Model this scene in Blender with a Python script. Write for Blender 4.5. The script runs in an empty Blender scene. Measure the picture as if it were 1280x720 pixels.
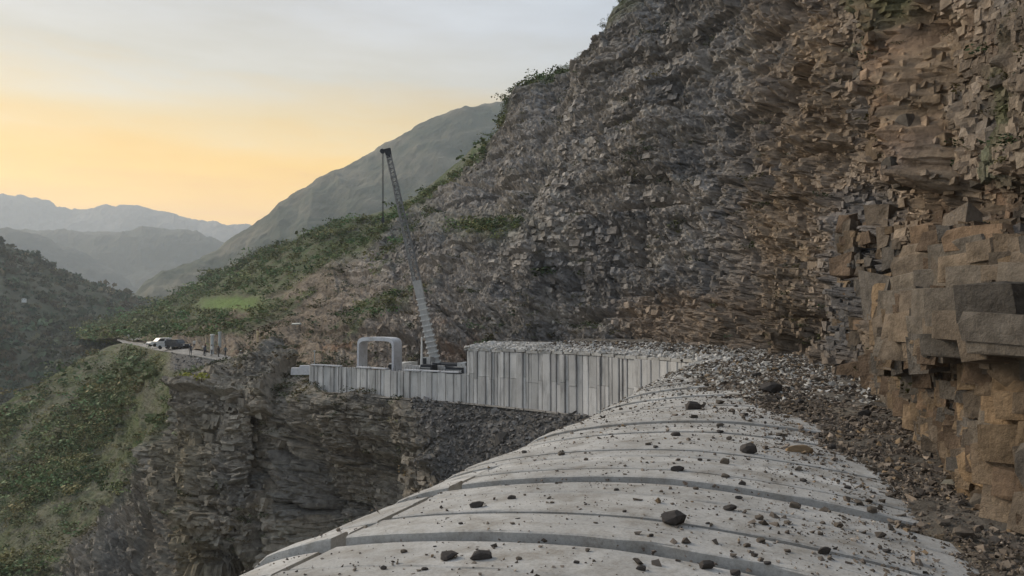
import bpy, math, random
import numpy as np
from mathutils import Vector, Matrix
random.seed(7)
RNG = np.random.default_rng(11)
scene = bpy.context.scene
COL = scene.collection

# ------------------------------------------------------------------ camera
FPX = 924.0
PITCH = math.radians(2.045)
cam_data = bpy.data.cameras.new('camera')
cam_data.sensor_width = 36.0
cam_data.lens = FPX / 1280.0 * 36.0
cam_data.clip_start = 0.1
cam_data.clip_end = 60000
cam = bpy.data.objects.new('camera', cam_data)
COL.objects.link(cam)
cam.location = (0, 0, 0)
cam.rotation_euler = (math.radians(90) + PITCH, 0, 0)
scene.camera = cam

# ------------------------------------------------------------------ world, sun, exposure
SUN_AZ = -60.0      # degrees right of the view direction
SUN_EL = 27.0
world = bpy.data.worlds.new('World')
scene.world = world
world.use_nodes = True
wn, wl = world.node_tree.nodes, world.node_tree.links
wn.clear()


def wnode(t, **k):
    n = wn.new(t)
    for a, b in k.items():
        setattr(n, a, b)
    return n


def ramp(nodes, stops, interp='LINEAR'):
    r = nodes.new('ShaderNodeValToRGB')
    r.color_ramp.interpolation = interp
    e = r.color_ramp.elements
    while len(e) > 1:
        e.remove(e[-1])
    e[0].position = stops[0][0]
    e[0].color = (*stops[0][1], 1)
    for p, c in stops[1:]:
        q = e.new(p)
        q.color = (*c, 1)
    return r


def wmath(op, a, b=None, clamp=False):
    n = wn.new('ShaderNodeMath')
    n.operation = op
    n.use_clamp = clamp
    for i, v in enumerate((a, b)):
        if v is None:
            continue
        if isinstance(v, (int, float)):
            n.inputs[i].default_value = v
        else:
            wl.new(v, n.inputs[i])
    return n.outputs[0]


out = wnode('ShaderNodeOutputWorld')
tc = wnode('ShaderNodeTexCoord')
sep = wnode('ShaderNodeSeparateXYZ')
wl.new(tc.outputs['Generated'], sep.inputs[0])
elev = sep.outputs['Z']                      # sine of elevation
# closeness to the azimuth where the sun went down
dotn = wn.new('ShaderNodeVectorMath')
dotn.operation = 'DOT_PRODUCT'
flat = wn.new('ShaderNodeVectorMath')
flat.operation = 'MULTIPLY'
flat.inputs[1].default_value = (1, 1, 0)
wl.new(tc.outputs['Generated'], flat.inputs[0])
nrm = wn.new('ShaderNodeVectorMath')
nrm.operation = 'NORMALIZE'
wl.new(flat.outputs[0], nrm.inputs[0])
wl.new(nrm.outputs[0], dotn.inputs[0])
ga = math.radians(-24)
dotn.inputs[1].default_value = (math.sin(ga), math.cos(ga), 0)
near_az = wmath('MULTIPLY_ADD', dotn.outputs['Value'], 0.5)
near_az.node.inputs[2].default_value = 0.5
near_az = wmath('POWER', near_az, 3.0, True)
# soft cloud streaks bend the bands
mapn = wnode('ShaderNodeMapping')
mapn.inputs['Scale'].default_value = (1.6, 1.6, 9.0)
mapn.inputs['Rotation'].default_value = (math.radians(5), math.radians(-6), 0)
wl.new(tc.outputs['Generated'], mapn.inputs[0])
cn = wnode('ShaderNodeTexNoise')
cn.inputs['Scale'].default_value = 1.9
cn.inputs['Detail'].default_value = 6
cn.inputs['Roughness'].default_value = 0.55
wl.new(mapn.outputs[0], cn.inputs['Vector'])
cnv = wmath('SUBTRACT', cn.outputs['Fac'], 0.5)
warp = wmath('MULTIPLY', cnv, 0.16)
el2 = wmath('ADD', elev, warp)
warm = ramp(wn, [(0.0, (1.35, 0.60, 0.04)), (0.11, (1.65, 0.82, 0.0)), (0.17, (1.55, 0.88, 0.02)),
                 (0.235, (1.05, 0.76, 0.30)), (0.30, (0.70, 0.66, 0.55)), (0.38, (0.62, 0.63, 0.64)), (0.55, (0.52, 0.58, 0.66)),
                 (1.0, (0.50, 0.57, 0.67))])
wl.new(el2, warm.inputs[0])
cool = ramp(wn, [(0.0, (0.58, 0.55, 0.52)), (0.15, (0.60, 0.62, 0.64)), (0.37, (0.47, 0.55, 0.66)), (0.6, (0.48, 0.56, 0.66)), (1.0, (0.50, 0.57, 0.67))])
wl.new(el2, cool.inputs[0])
mixc = wnode('ShaderNodeMixRGB')
azr = ramp(wn, [(0.0, (0, 0, 0)), (0.55, (0.12,) * 3), (0.80, (0.55,) * 3), (0.97, (1, 1, 1))])
wl.new(near_az, azr.inputs[0])
wl.new(azr.outputs[0], mixc.inputs['Fac'])
wl.new(cool.outputs[0], mixc.inputs[1])
wl.new(warm.outputs[0], mixc.inputs[2])
cl = wmath('MULTIPLY_ADD', cnv, 0.85)
cl.node.inputs[2].default_value = 1.0
mulc = wnode('ShaderNodeVectorMath', operation='SCALE')
wl.new(mixc.outputs[0], mulc.inputs[0])
wl.new(cl, mulc.inputs['Scale'])
sky = wnode('ShaderNodeTexSky', sky_type='NISHITA')
sky.sun_disc = False
sky.sun_elevation = math.radians(SUN_EL)
sky.sun_rotation = math.radians(SUN_AZ)
sky.dust_density = 3.0
bg1 = wnode('ShaderNodeBackground')
bg1.inputs['Strength'].default_value = 0.006
bg2 = wnode('ShaderNodeBackground')
bg2.inputs['Strength'].default_value = 0.87
wl.new(sky.outputs[0], bg1.inputs['Color'])
wl.new(mulc.outputs[0], bg2.inputs['Color'])
adds = wnode('ShaderNodeAddShader')
wl.new(bg1.outputs[0], adds.inputs[0])
wl.new(bg2.outputs[0], adds.inputs[1])
wl.new(adds.outputs[0], out.inputs['Surface'])

sun_data = bpy.data.lights.new('sun', 'SUN')
sun_data.energy = 2.6
sun_data.angle = math.radians(24)
sun_data.color = (1.0, 0.84, 0.64)
sun = bpy.data.objects.new('sun', sun_data)
COL.objects.link(sun)
sd = Vector((math.sin(math.radians(SUN_AZ)) * math.cos(math.radians(SUN_EL)),
             math.cos(math.radians(SUN_AZ)) * math.cos(math.radians(SUN_EL)), math.sin(math.radians(SUN_EL))))
sun.rotation_euler = sd.to_track_quat('Z', 'Y').to_euler()

scene.view_settings.view_transform = 'Standard'
scene.view_settings.look = 'None'
scene.view_settings.exposure = 0.22
scene.view_settings.gamma = 1.0
scene.render.engine = 'CYCLES'
scene.cycles.volume_bounces = 3
scene.cycles.max_bounces = 5
scene.cycles.diffuse_bounces = 3
scene.cycles.use_denoising = True


# ------------------------------------------------------------------ geometry helpers
def P(px, py, D):
    """point seen at photo pixel (px, py) at horizontal depth D metres"""
    px = np.asarray(px, float); py = np.asarray(py, float); D = np.asarray(D, float)
    a = (px - 640) / FPX
    b = (360 - py) / FPX
    y = math.cos(PITCH) - b * math.sin(PITCH)
    z = math.sin(PITCH) + b * math.cos(PITCH)
    k = D / y
    return np.stack([a * k, y * k, z * k], -1)


def proj(p):
    x, y, z = p[..., 0], p[..., 1], p[..., 2]
    d = y * math.cos(PITCH) + z * math.sin(PITCH)
    d = np.where(np.abs(d) < 1e-3, 1e-3, d)
    v = -y * math.sin(PITCH) + z * math.cos(PITCH)
    return 640 + FPX * x / d, 360 - FPX * v / d, d


def hsh(i, j, k, s):
    n = (i.astype(np.int64) * 374761393 + j.astype(np.int64) * 668265263 + k.astype(np.int64) * 2147483647 + s * 1274126177) & 0xFFFFFFFF
    n = ((n ^ (n >> 13)) * 1274126177) & 0xFFFFFFFF
    n = ((n ^ (n >> 15)) * 2246822519) & 0xFFFFFFFF
    n = n ^ (n >> 16)
    return (n & 0xFFFFFF) / float(0xFFFFFF)


def vnoise(p, s=0):
    f = np.floor(p).astype(np.int64)
    t = p - f
    t = t * t * (3 - 2 * t)
    r = 0
    for dx in (0, 1):
        wx = t[..., 0] if dx else 1 - t[..., 0]
        for dy in (0, 1):
            wy = t[..., 1] if dy else 1 - t[..., 1]
            for dz in (0, 1):
                wz = t[..., 2] if dz else 1 - t[..., 2]
                r = r + wx * wy * wz * hsh(f[..., 0] + dx, f[..., 1] + dy, f[..., 2] + dz, s)
    return r * 2 - 1


def fbm(p, octv=4, s=0, gain=0.5):
    a, r, tot = 1.0, 0, 0
    for o in range(octv):
        r = r + a * vnoise(p * (2.03 ** o) + 17.3 * o, s + o)
        tot += a
        a *= gain
    return r / tot


def worley(q, s=0):
    """2-D cells: nearest distance, border distance, cell random"""
    f = np.floor(q).astype(np.int64)
    F1 = np.full(q.shape[:-1], 9.0); F2 = F1.copy(); ID = np.zeros_like(F1)
    z = np.zeros_like(f[..., 0])
    for dx in (-1, 0, 1):
        for dy in (-1, 0, 1):
            cx, cy = f[..., 0] + dx, f[..., 1] + dy
            jx = cx + 0.1 + 0.8 * hsh(cx, cy, z, s)
            jy = cy + 0.1 + 0.8 * hsh(cx, cy, z, s + 77)
            ex, ey = np.abs(jx - q[..., 0]), np.abs(jy - q[..., 1])
            d = np.maximum(ex, ey) * 0.6 + 0.4 * np.hypot(ex, ey)
            idn = hsh(cx, cy, z, s + 191)
            closer = d < F1
            F2 = np.where(closer, F1, np.minimum(F2, d))
            ID = np.where(closer, idn, ID)
            F1 = np.where(closer, d, F1)
    return F1, F2 - F1, ID


def smooth(a, b, x):
    t = np.clip((x - a) / (b - a), 0, 1)
    return t * t * (3 - 2 * t)


def set_tags(o, label=None, cat=None, group=None, kind=None):
    if label: o['label'] = label
    if cat: o['category'] = cat
    if group: o['group'] = group
    if kind: o['kind'] = kind
    return o


def np_mesh(name, verts, faces, mat=None, col=None, smooth_shade=False):
    """verts (n,3); faces (m,k) int with k = 3 or 4"""
    me = bpy.data.meshes.new(name)
    verts = np.ascontiguousarray(verts, np.float32); faces = np.ascontiguousarray(faces, np.int32)
    m, k = faces.shape
    me.vertices.add(len(verts)); me.vertices.foreach_set('co', verts.ravel())
    me.loops.add(m * k); me.loops.foreach_set('vertex_index', faces.ravel())
    me.polygons.add(m)
    me.polygons.foreach_set('loop_start', np.arange(0, m * k, k, dtype=np.int32))
    me.polygons.foreach_set('loop_total', np.full(m, k, np.int32))
    me.update(calc_edges=True)
    me.polygons.foreach_set('use_smooth', np.full(m, smooth_shade, bool))
    if col is not None:
        at = me.attributes.new('col', 'FLOAT_COLOR', 'POINT')
        c = np.ones((len(verts), 4), np.float32)
        c[:, :3] = col
        at.data.foreach_set('color', c.ravel())
    if mat: me.materials.append(mat)
    me.validate()
    return me


def link(name, data, parent=None, loc=None):
    o = bpy.data.objects.new(name, data)
    COL.objects.link(o)
    if parent: o.parent = parent
    if loc is not None: o.location = loc
    return o


def empty(name, loc, label, cat, group=None, rz=0):
    o = bpy.data.objects.new(name, None)
    o.empty_display_size = 0.2
    COL.objects.link(o)
    o.location = loc
    o.rotation_euler = (0, 0, rz)
    return set_tags(o, label, cat, group)


def copy_tree(o, parent=None):
    kids = list(o.children)
    c = o.copy()
    COL.objects.link(c)
    c.parent = parent
    for ch in kids:
        copy_tree(ch, c)
    return c


class MB:
    """collects boxes, tubes and prisms into one mesh"""
    def __init__(s):
        s.v, s.f = [], []

    def add(s, v, f):
        b = len(s.v)
        s.v += [tuple(x) for x in v]
        s.f += [tuple(b + i for i in q) for q in f]

    def box(s, x0, x1, y0, y1, z0, z1, taper=0.0):
        t = taper
        s.add([(x0, y0, z0), (x1, y0, z0), (x1, y1, z0), (x0, y1, z0),
               (x0 + t, y0 + t, z1), (x1 - t, y0 + t, z1), (x1 - t, y1 - t, z1), (x0 + t, y1 - t, z1)],
              [(0, 3, 2, 1), (4, 5, 6, 7), (0, 1, 5, 4), (1, 2, 6, 5), (2, 3, 7, 6), (3, 0, 4, 7)])

    def tube(s, a, b, r, r2=None, n=8, caps=True):
        a, b = Vector(a), Vector(b)
        r2 = r if r2 is None else r2
        d = (b - a).normalized()
        u = d.orthogonal().normalized()
        w = d.cross(u)
        vs = []
        for p, rr in ((a, r), (b, r2)):
            for i in range(n):
                t = 2 * math.pi * i / n
                vs.append(p + rr * (math.cos(t) * u + math.sin(t) * w))
        fs = [(i, (i + 1) % n, n + (i + 1) % n, n + i) for i in range(n)]
        if caps: fs += [tuple(range(n - 1, -1, -1)), tuple(range(n, 2 * n))]
        s.add(vs, fs)

    def prism(s, prof, y0, y1):
        """profile of (x, z) pushed from y0 to y1"""
        n = len(prof)
        s.add([(x, y0, z) for x, z in prof] + [(x, y1, z) for x, z in prof],
              [(i, (i + 1) % n, n + (i + 1) % n, n + i) for i in range(n)] + [tuple(range(n - 1, -1, -1)), tuple(range(n, 2 * n))])

    def mesh(s, name, mat):
        me = bpy.data.meshes.new(name)
        me.from_pydata(s.v, [], s.f)
        me.materials.append(mat)
        me.update()
        return me

    def build(s, name, mat, parent=None):
        return link(name, s.mesh(name, mat), parent)


# ------------------------------------------------------------------ materials
def new_mat(name):
    m = bpy.data.materials.new(name)
    m.use_nodes = True
    n, l = m.node_tree.nodes, m.node_tree.links
    b = n['Principled BSDF']
    b.inputs['Specular IOR Level'].default_value = 0.25
    return m, n, l, b


def noise_node(n, l, scale, detail=5, rough=0.6, coord='Object', sc3=None):
    t = n.new('ShaderNodeTexCoord' if coord != 'Position' else 'ShaderNodeNewGeometry')
    x = n.new('ShaderNodeTexNoise')
    x.inputs['Scale'].default_value = scale
    x.inputs['Detail'].default_value = detail
    x.inputs['Roughness'].default_value = rough
    if sc3:
        mp = n.new('ShaderNodeMapping')
        mp.inputs['Scale'].default_value = sc3
        l.new(t.outputs[coord], mp.inputs[0])
        l.new(mp.outputs[0], x.inputs['Vector'])
    else:
        l.new(t.outputs[coord], x.inputs['Vector'])
    return x


def attr_mat(name, rough=0.95, scale=2.5, amount=0.5, bump=0.4, dist=0.06, spec=0.15, sc3=None, fine=None, objrand=0.0, coord='Object'):
    """base colour from the 'col' attribute, broken up by procedural grain, with fine relief"""
    m, n, l, b = new_mat(name)
    b.inputs['Roughness'].default_value = rough
    b.inputs['Specular IOR Level'].default_value = spec
    a = n.new('ShaderNodeAttribute')
    a.attribute_name = 'col'
    x = noise_node(n, l, scale, 8, 0.65, coord, sc3)
    r = ramp(n, [(0.25, (1 - amount,) * 3), (0.5, (1, 1, 1)), (0.78, (1 + amount,) * 3)])
    l.new(x.outputs['Fac'], r.inputs[0])
    mu = n.new('ShaderNodeMixRGB')
    mu.blend_type = 'MULTIPLY'
    mu.inputs['Fac'].default_value = 1
    l.new(a.outputs['Color'], mu.inputs[1])
    l.new(r.outputs[0], mu.inputs[2])
    last = mu.outputs[0]
    if objrand:
        oi = n.new('ShaderNodeObjectInfo')
        rr = ramp(n, [(0, (1 - objrand, 1 - objrand, 1 - objrand)), (0.5, (1, 0.98, 0.95)), (1, (1 + objrand, 1 + objrand * 0.8, 1 + objrand * 0.5))])
        l.new(oi.outputs['Random'], rr.inputs[0])
        m2 = n.new('ShaderNodeMixRGB')
        m2.blend_type = 'MULTIPLY'
        m2.inputs['Fac'].default_value = 1
        l.new(last, m2.inputs[1]); l.new(rr.outputs[0], m2.inputs[2])
        last = m2.outputs[0]
    l.new(last, b.inputs['Base Color'])
    if bump:
        y = noise_node(n, l, fine or scale * 3, 8, 0.7, coord)
        bp = n.new('ShaderNodeBump')
        bp.inputs['Strength'].default_value = bump
        bp.inputs['Distance'].default_value = dist
        l.new(y.outputs['Fac'], bp.inputs['Height'])
        l.new(bp.outputs[0], b.inputs['Normal'])
    return m


def plain(name, c, rough=0.6, metal=0.0, var=0.15, scale=3.0, bump=0.0, spec=0.3):
    m, n, l, b = new_mat(name)
    b.inputs['Roughness'].default_value = rough
    b.inputs['Metallic'].default_value = metal
    b.inputs['Specular IOR Level'].default_value = spec
    x = noise_node(n, l, scale, 6, 0.6)
    r = ramp(n, [(0.3, tuple(v * (1 - var) for v in c)), (0.7, tuple(v * (1 + var) for v in c))])
    l.new(x.outputs['Fac'], r.inputs[0])
    l.new(r.outputs[0], b.inputs['Base Color'])
    if bump:
        bp = n.new('ShaderNodeBump')
        bp.inputs['Strength'].default_value = bump
        bp.inputs['Distance'].default_value = 0.02
        l.new(x.outputs['Fac'], bp.inputs['Height'])
        l.new(bp.outputs[0], b.inputs['Normal'])
    return m


def concrete_mat(name, base, var=0.16, stain=(0.20, 0.17, 0.13), objrand=0.12, streak=False, dust=0.45, lo_=0.50, hi_=0.72):
    m, n, l, b = new_mat(name)
    b.inputs['Roughness'].default_value = 0.85
    big = noise_node(n, l, 0.55, 7, 0.62)
    r1 = ramp(n, [(0.30, tuple(v * (1 - var) for v in base)), (0.5, base), (0.72, tuple(v * (1 + var) for v in base))])
    l.new(big.outputs['Fac'], r1.inputs[0])
    st = noise_node(n, l, 1.7 if not streak else 2.2, 10, 0.72, sc3=(1, 1, 0.14) if streak else None)
    r2 = ramp(n, [(lo_, (0, 0, 0)), (hi_, (dust,) * 3)])
    l.new(st.outputs['Fac'], r2.inputs[0])
    mx = n.new('ShaderNodeMixRGB')
    l.new(r2.outputs[0], mx.inputs['Fac'])
    l.new(r1.outputs[0], mx.inputs[1])
    mx.inputs[2].default_value = (*stain, 1)
    fi = noise_node(n, l, 26, 6, 0.75)
    r3 = ramp(n, [(0.30, (0.72,) * 3), (0.55, (1.04,) * 3)])
    l.new(fi.outputs['Fac'], r3.inputs[0])
    mu = n.new('ShaderNodeMixRGB')
    mu.blend_type = 'MULTIPLY'
    mu.inputs['Fac'].default_value = 1
    l.new(mx.outputs[0], mu.inputs[1]); l.new(r3.outputs[0], mu.inputs[2])
    oi = n.new('ShaderNodeObjectInfo')
    rr = ramp(n, [(0, (1 - objrand,) * 3), (1, (1 + objrand * 0.7,) * 3)])
    l.new(oi.outputs['Random'], rr.inputs[0])
    m2 = n.new('ShaderNodeMixRGB')
    m2.blend_type = 'MULTIPLY'
    m2.inputs['Fac'].default_value = 1
    l.new(mu.outputs[0], m2.inputs[1]); l.new(rr.outputs[0], m2.inputs[2])
    l.new(m2.outputs[0], b.inputs['Base Color'])
    bp = n.new('ShaderNodeBump')
    bp.inputs['Strength'].default_value = 0.5
    bp.inputs['Distance'].default_value = 0.012
    l.new(fi.outputs['Fac'], bp.inputs['Height'])
    bp2 = n.new('ShaderNodeBump')
    bp2.inputs['Strength'].default_value = 0.5
    bp2.inputs['Distance'].default_value = 0.05
    l.new(st.outputs['Fac'], bp2.inputs['Height'])
    l.new(bp.outputs[0], bp2.inputs['Normal'])
    l.new(bp2.outputs[0], b.inputs['Normal'])
    return m


M_rock = attr_mat('cliff_rock', scale=1.6, amount=0.6, bump=1.0, dist=0.22, fine=3.2)
M_far = attr_mat('far_slope', scale=0.02, amount=0.35, bump=0.6, dist=6.0, fine=0.05)
M_block = attr_mat('block_rock', scale=2.6, amount=0.65, bump=1.0, dist=0.10, objrand=0.38, fine=7, coord='Position')
M_stone = attr_mat('loose_stone', scale=6.0, amount=0.35, bump=0.5, dist=0.02, fine=20)
M_leaf = attr_mat('leaf_green', rough=0.7, scale=0.8, amount=0.3, bump=0.0)
M_bark = plain('bark_brown', (0.075, 0.055, 0.04), 0.9, var=0.3, scale=6)
M_roof = concrete_mat('roof_concrete', (0.475, 0.47, 0.455), var=0.24, dust=0.75, lo_=0.46, hi_=0.70)
M_wall = concrete_mat('wall_concrete', (0.56, 0.555, 0.545), streak=True, stain=(0.13, 0.125, 0.12), objrand=0.24, dust=0.8)
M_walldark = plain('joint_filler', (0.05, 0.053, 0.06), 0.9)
M_frame = concrete_mat('frame_concrete', (0.62, 0.63, 0.66), objrand=0.02)
M_asphalt = concrete_mat('road_surface', (0.25, 0.245, 0.235), objrand=0.0)
M_white = plain('white_paint', (0.72, 0.72, 0.70), 0.45, var=0.08)
M_dark = plain('dark_steel', (0.035, 0.038, 0.045), 0.5, metal=0.2, var=0.2)
M_grey = plain('grey_paint', (0.48, 0.48, 0.47), 0.5, var=0.2, scale=1.5)
M_glass = plain('window_glass', (0.03, 0.035, 0.04), 0.12, var=0.1, spec=0.6)
M_rubber = plain('tyre_rubber', (0.02, 0.02, 0.02), 0.85)
M_boom = plain('boom_steel', (0.22, 0.225, 0.23), 0.5, metal=0.1, var=0.3)
M_pipe = plain('pale_pipe', (0.42, 0.45, 0.44), 0.6)


# ------------------------------------------------------------------ terrain sheets
def catmull(tx, ty, x):
    """smooth interpolation of rows ty at knots tx (increasing)"""
    tx = np.asarray(tx, float); ty = np.asarray(ty, float)
    m = np.gradient(ty, tx, axis=0)
    i = np.clip(np.searchsorted(tx, x) - 1, 0, len(tx) - 2)
    h = tx[i + 1] - tx[i]
    t = np.clip((x - tx[i]) / h, 0, 1)
    sh = (-1,) + (1,) * (ty.ndim - 1)
    t = t.reshape(sh); h = h.reshape(sh)
    return ((2 * t**3 - 3 * t**2 + 1) * ty[i] + (t**3 - 2 * t**2 + t) * h * m[i] * 0.8
            + (-2 * t**3 + 3 * t**2) * ty[i + 1] + (t**3 - t**2) * h * m[i + 1] * 0.8)


def sheet(ctrl_u, ctrl_v, pts, us, vs):
    """pts [len(ctrl_u), len(ctrl_v), 3] -> grid positions [nu, nv, 3], normals, arc coordinates"""
    g = catmull(ctrl_u, pts, us)                       # nu, kv, 3
    g = np.swapaxes(catmull(ctrl_v, np.swapaxes(g, 0, 1), vs), 0, 1)
    du = np.gradient(g, axis=0); dv = np.gradient(g, axis=1)
    n = np.cross(du, dv)
    n /= np.linalg.norm(n, axis=-1, keepdims=True) + 1e-9
    au = np.concatenate([[0], np.cumsum(np.linalg.norm(np.diff(g[:, g.shape[1] // 3], axis=0), axis=-1))])
    av = np.concatenate([np.zeros((g.shape[0], 1)), np.cumsum(np.linalg.norm(np.diff(g, axis=1), axis=-1), axis=1)], 1)
    return g, n, np.broadcast_to(au[:, None], g.shape[:2]), av


def grid_faces(nu, nv, flip=False):
    i = np.arange(nu * nv).reshape(nu, nv)
    f = np.stack([i[:-1, :-1], i[1:, :-1], i[1:, 1:], i[:-1, 1:]], -1).reshape(-1, 4)
    return f[:, ::-1] if flip else f


def grid_obj(name, g, col, mat, kind='structure', smooth_shade=False, flip=False):
    nu, nv = g.shape[:2]
    me = np_mesh(name, g.reshape(-1, 3), grid_faces(nu, nv, flip), mat, col.reshape(-1, 3), smooth_shade)
    o = link(name, me)
    o['kind'] = kind
    return o


def C(*c):
    return np.array(c, float)


def mixc_(a, b, f):
    return a * (1 - f[..., None]) + b * f[..., None]


# --- gallery path: the valley-side edge (eave) of the concrete gallery
TH = math.radians(22.711)
HC, W, X0 = 2.68, 5.47, -2.23
U0 = np.array([math.sin(TH), math.cos(TH)]); N0 = np.array([math.cos(TH), -math.sin(TH)])
near_pts = [s * U0 + (X0 - W) * N0 for s in (-16, -8, 0, 8, 16, 24, 32, 38, 43)]
far_px = [(868, 50.5), (838, 53.2), (800, 56), (735, 60.5), (650, 65.5), (590, 69), (500, 73.5), (440, 77.5), (384, 81)]
far_pts = [P(px, 393, D)[:2] for px, D in far_px]
path_ctrl = np.array(near_pts + far_pts)
kk = np.concatenate([[0], np.cumsum(np.linalg.norm(np.diff(path_ctrl, axis=0), axis=1))])
ts = np.linspace(0, kk[-1], 1500)
pth = catmull(kk, path_ctrl, ts)
arc = np.concatenate([[0], np.cumsum(np.linalg.norm(np.diff(pth, axis=0), axis=1))]) - 16.0   # arc 0 beside the camera
tang = np.gradient(pth, axis=0)
ker = np.ones(41) / 41
tang = np.stack([np.convolve(np.pad(tang[:, k], 20, mode='edge'), ker, 'valid') for k in (0, 1)], 1)
tang /= np.linalg.norm(tang, axis=1, keepdims=True)


def eave(s):
    s = np.asarray(s, float)
    e = np.stack([np.interp(s, arc, pth[:, 0]), np.interp(s, arc, pth[:, 1])], -1)
    t = np.stack([np.interp(s, arc, tang[:, 0]), np.interp(s, arc, tang[:, 1])], -1)
    n = np.stack([t[..., 1], -t[..., 0]], -1)
    return e, t, n


def s_at_px(px):
    ss = np.linspace(44, arc[-1], 800)
    e, _, _ = eave(ss)
    X, _, _ = proj(np.c_[e, np.full(len(e), -5.0)])
    return float(ss[np.argmin(np.abs(X - px))])


def roof_pt(s, t, dz=0.0):
    s = np.asarray(s, float); t = np.asarray(t, float)
    e, _, n = eave(s)
    rise = 1.05 - 0.6 * smooth(24, 46, s)
    zc = -HC - 0.02 * smooth(30, 60, s)
    z = zc - rise * (1 - (1 - np.minimum(np.abs(t), 1) ** 1.62) ** (1 / 1.62)) + dz
    xy = e + n * ((1 + t) * W)[..., None]
    return np.concatenate([xy, z[..., None]], -1)


S_FULL = s_at_px(579)
S_END = s_at_px(386)
print('S_FULL', S_FULL, 'S_END', S_END, 'arc end', arc[-1])

# --- main cliff and hillside
V4 = [0.0, 0.12, 0.5, 1.0, 1.3, 1.8]


def colm(b, m, t, px, back=(30, 3), drop=(60, 0)):
    B = P(px, b[0], b[1]) if len(b) == 2 else np.array(b, float)
    M_ = P(px, m[0], m[1]) if len(m) == 2 else np.array(m, float)
    T_ = P(px, t[0], t[1]) if len(t) == 2 else np.array(t, float)
    d = T_[:2] - B[:2]
    d = d / np.linalg.norm(d)
    K1 = np.array([*(T_[:2] + d * back[0]), T_[2] + back[1]])
    K2 = np.array([*(T_[:2] + d * (back[0] + drop[0])), T_[2] + back[1] + drop[1]])
    B0 = B - np.array([d[0] * 0.3, d[1] * 0.3, 0]) * 0
    low = B + (M_ - B) * 0.16
    low[:2] = B[:2] + (M_[:2] - B[:2]) * 0.14
    return [B0, low, M_, T_, K1, K2]


cols = {
    100: colm((424, 300), (420, 420), (414, 500), 100, (60, -15), (100, -40)),
    150: colm((422.5, 225), (417, 340), (404, 470), 150, (60, -15), (100, -40)),
    200: colm((428.5, 160), (408, 280), (383, 430), 200, (60, -10), (100, -40)),
    260: colm((440, 124), (402, 220), (350, 370), 260, (50, 0), (100, -20)),
    330: colm((458, 112), (392, 170), (320, 310), 330, (50, 2), (80, -10)),
    420: colm((480, 97), (366, 148), (284, 240), 420, (40, 4), (60, 0)),
    500: colm((479, 92), (345, 130), (264, 195), 500, (30, 6), (60, 0)),
    550: colm((479, 90), (320, 122), (235, 178), 550, (30, 8), (60, 4)),
    600: colm((479, 88), (292, 113), (197, 165), 600, (30, 10), (60, 8)),
    650: colm((477, 85), (262, 105), (130, 148), 650, (30, 0), (60, -5)),
    740: colm((474, 79), (240, 93), (68, 125), 740, (30, 0), (60, -5)),
    800: colm((470, 74), (220, 85), (-4, 106), 800, (30, 2), (60, 0)),
    880: colm((462, 65), (230, 75), (-110, 98), 880, (30, 6), (60, 0)),
    970: colm((452, 50), (230, 58), (-180, 82), 970, (30, 20), (60, 20)),
    1060: colm((470, 37), (230, 42), (-230, 63), 1060, (30, 20), (60, 20)),
    1120: colm((508, 25.5), (240, 29.5), (-300, 50), 1120, (30, 20), (60, 20)),
    1200: colm((586, 16), (280, 18.3), (-380, 36), 1200, (30, 20), (60, 20)),
    1280: colm((656, 11.8), (250, 13.6), (-500, 27), 1280, (30, 20), (60, 20)),
    1450: colm((760, 8.6), (150, 10.4), (-700, 20), 1450, (30, 20), (60, 20)),
    1700: colm((5.2, 0, -3.4), (9.5, 1, 9), (21, 3, 34), 1700, (30, 20), (60, 20)),
    2000: colm((0.5, -16, -3.4), (6, -18, 9), (18, -22, 34), 2000, (30, 20), (60, 20)),
}
cu = sorted(cols)
cpts = np.array([cols[k] for k in cu])
us = np.concatenate([np.linspace(100, 480, 200, endpoint=False), np.linspace(480, 1300, 620, endpoint=False), np.linspace(1300, 2000, 60)])
vs = np.concatenate([np.linspace(0, 1.0, 410, endpoint=False), np.linspace(1.0, 1.8, 24)])
g, nr, au, av = sheet(cu, V4, cpts, us, vs)
PX, PY, DD = proj(g)
if (nr * g).sum(-1).mean() > 0: nr = -nr
D2 = np.hypot(g[..., 0], g[..., 1])
VV = np.broadcast_to(vs[None, :], PX.shape)
UU = np.broadcast_to(us[:, None], PX.shape)


def band(x, a, b, w):
    return smooth(a - w, a + w, x) * (1 - smooth(b - w, b + w, x))


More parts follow.
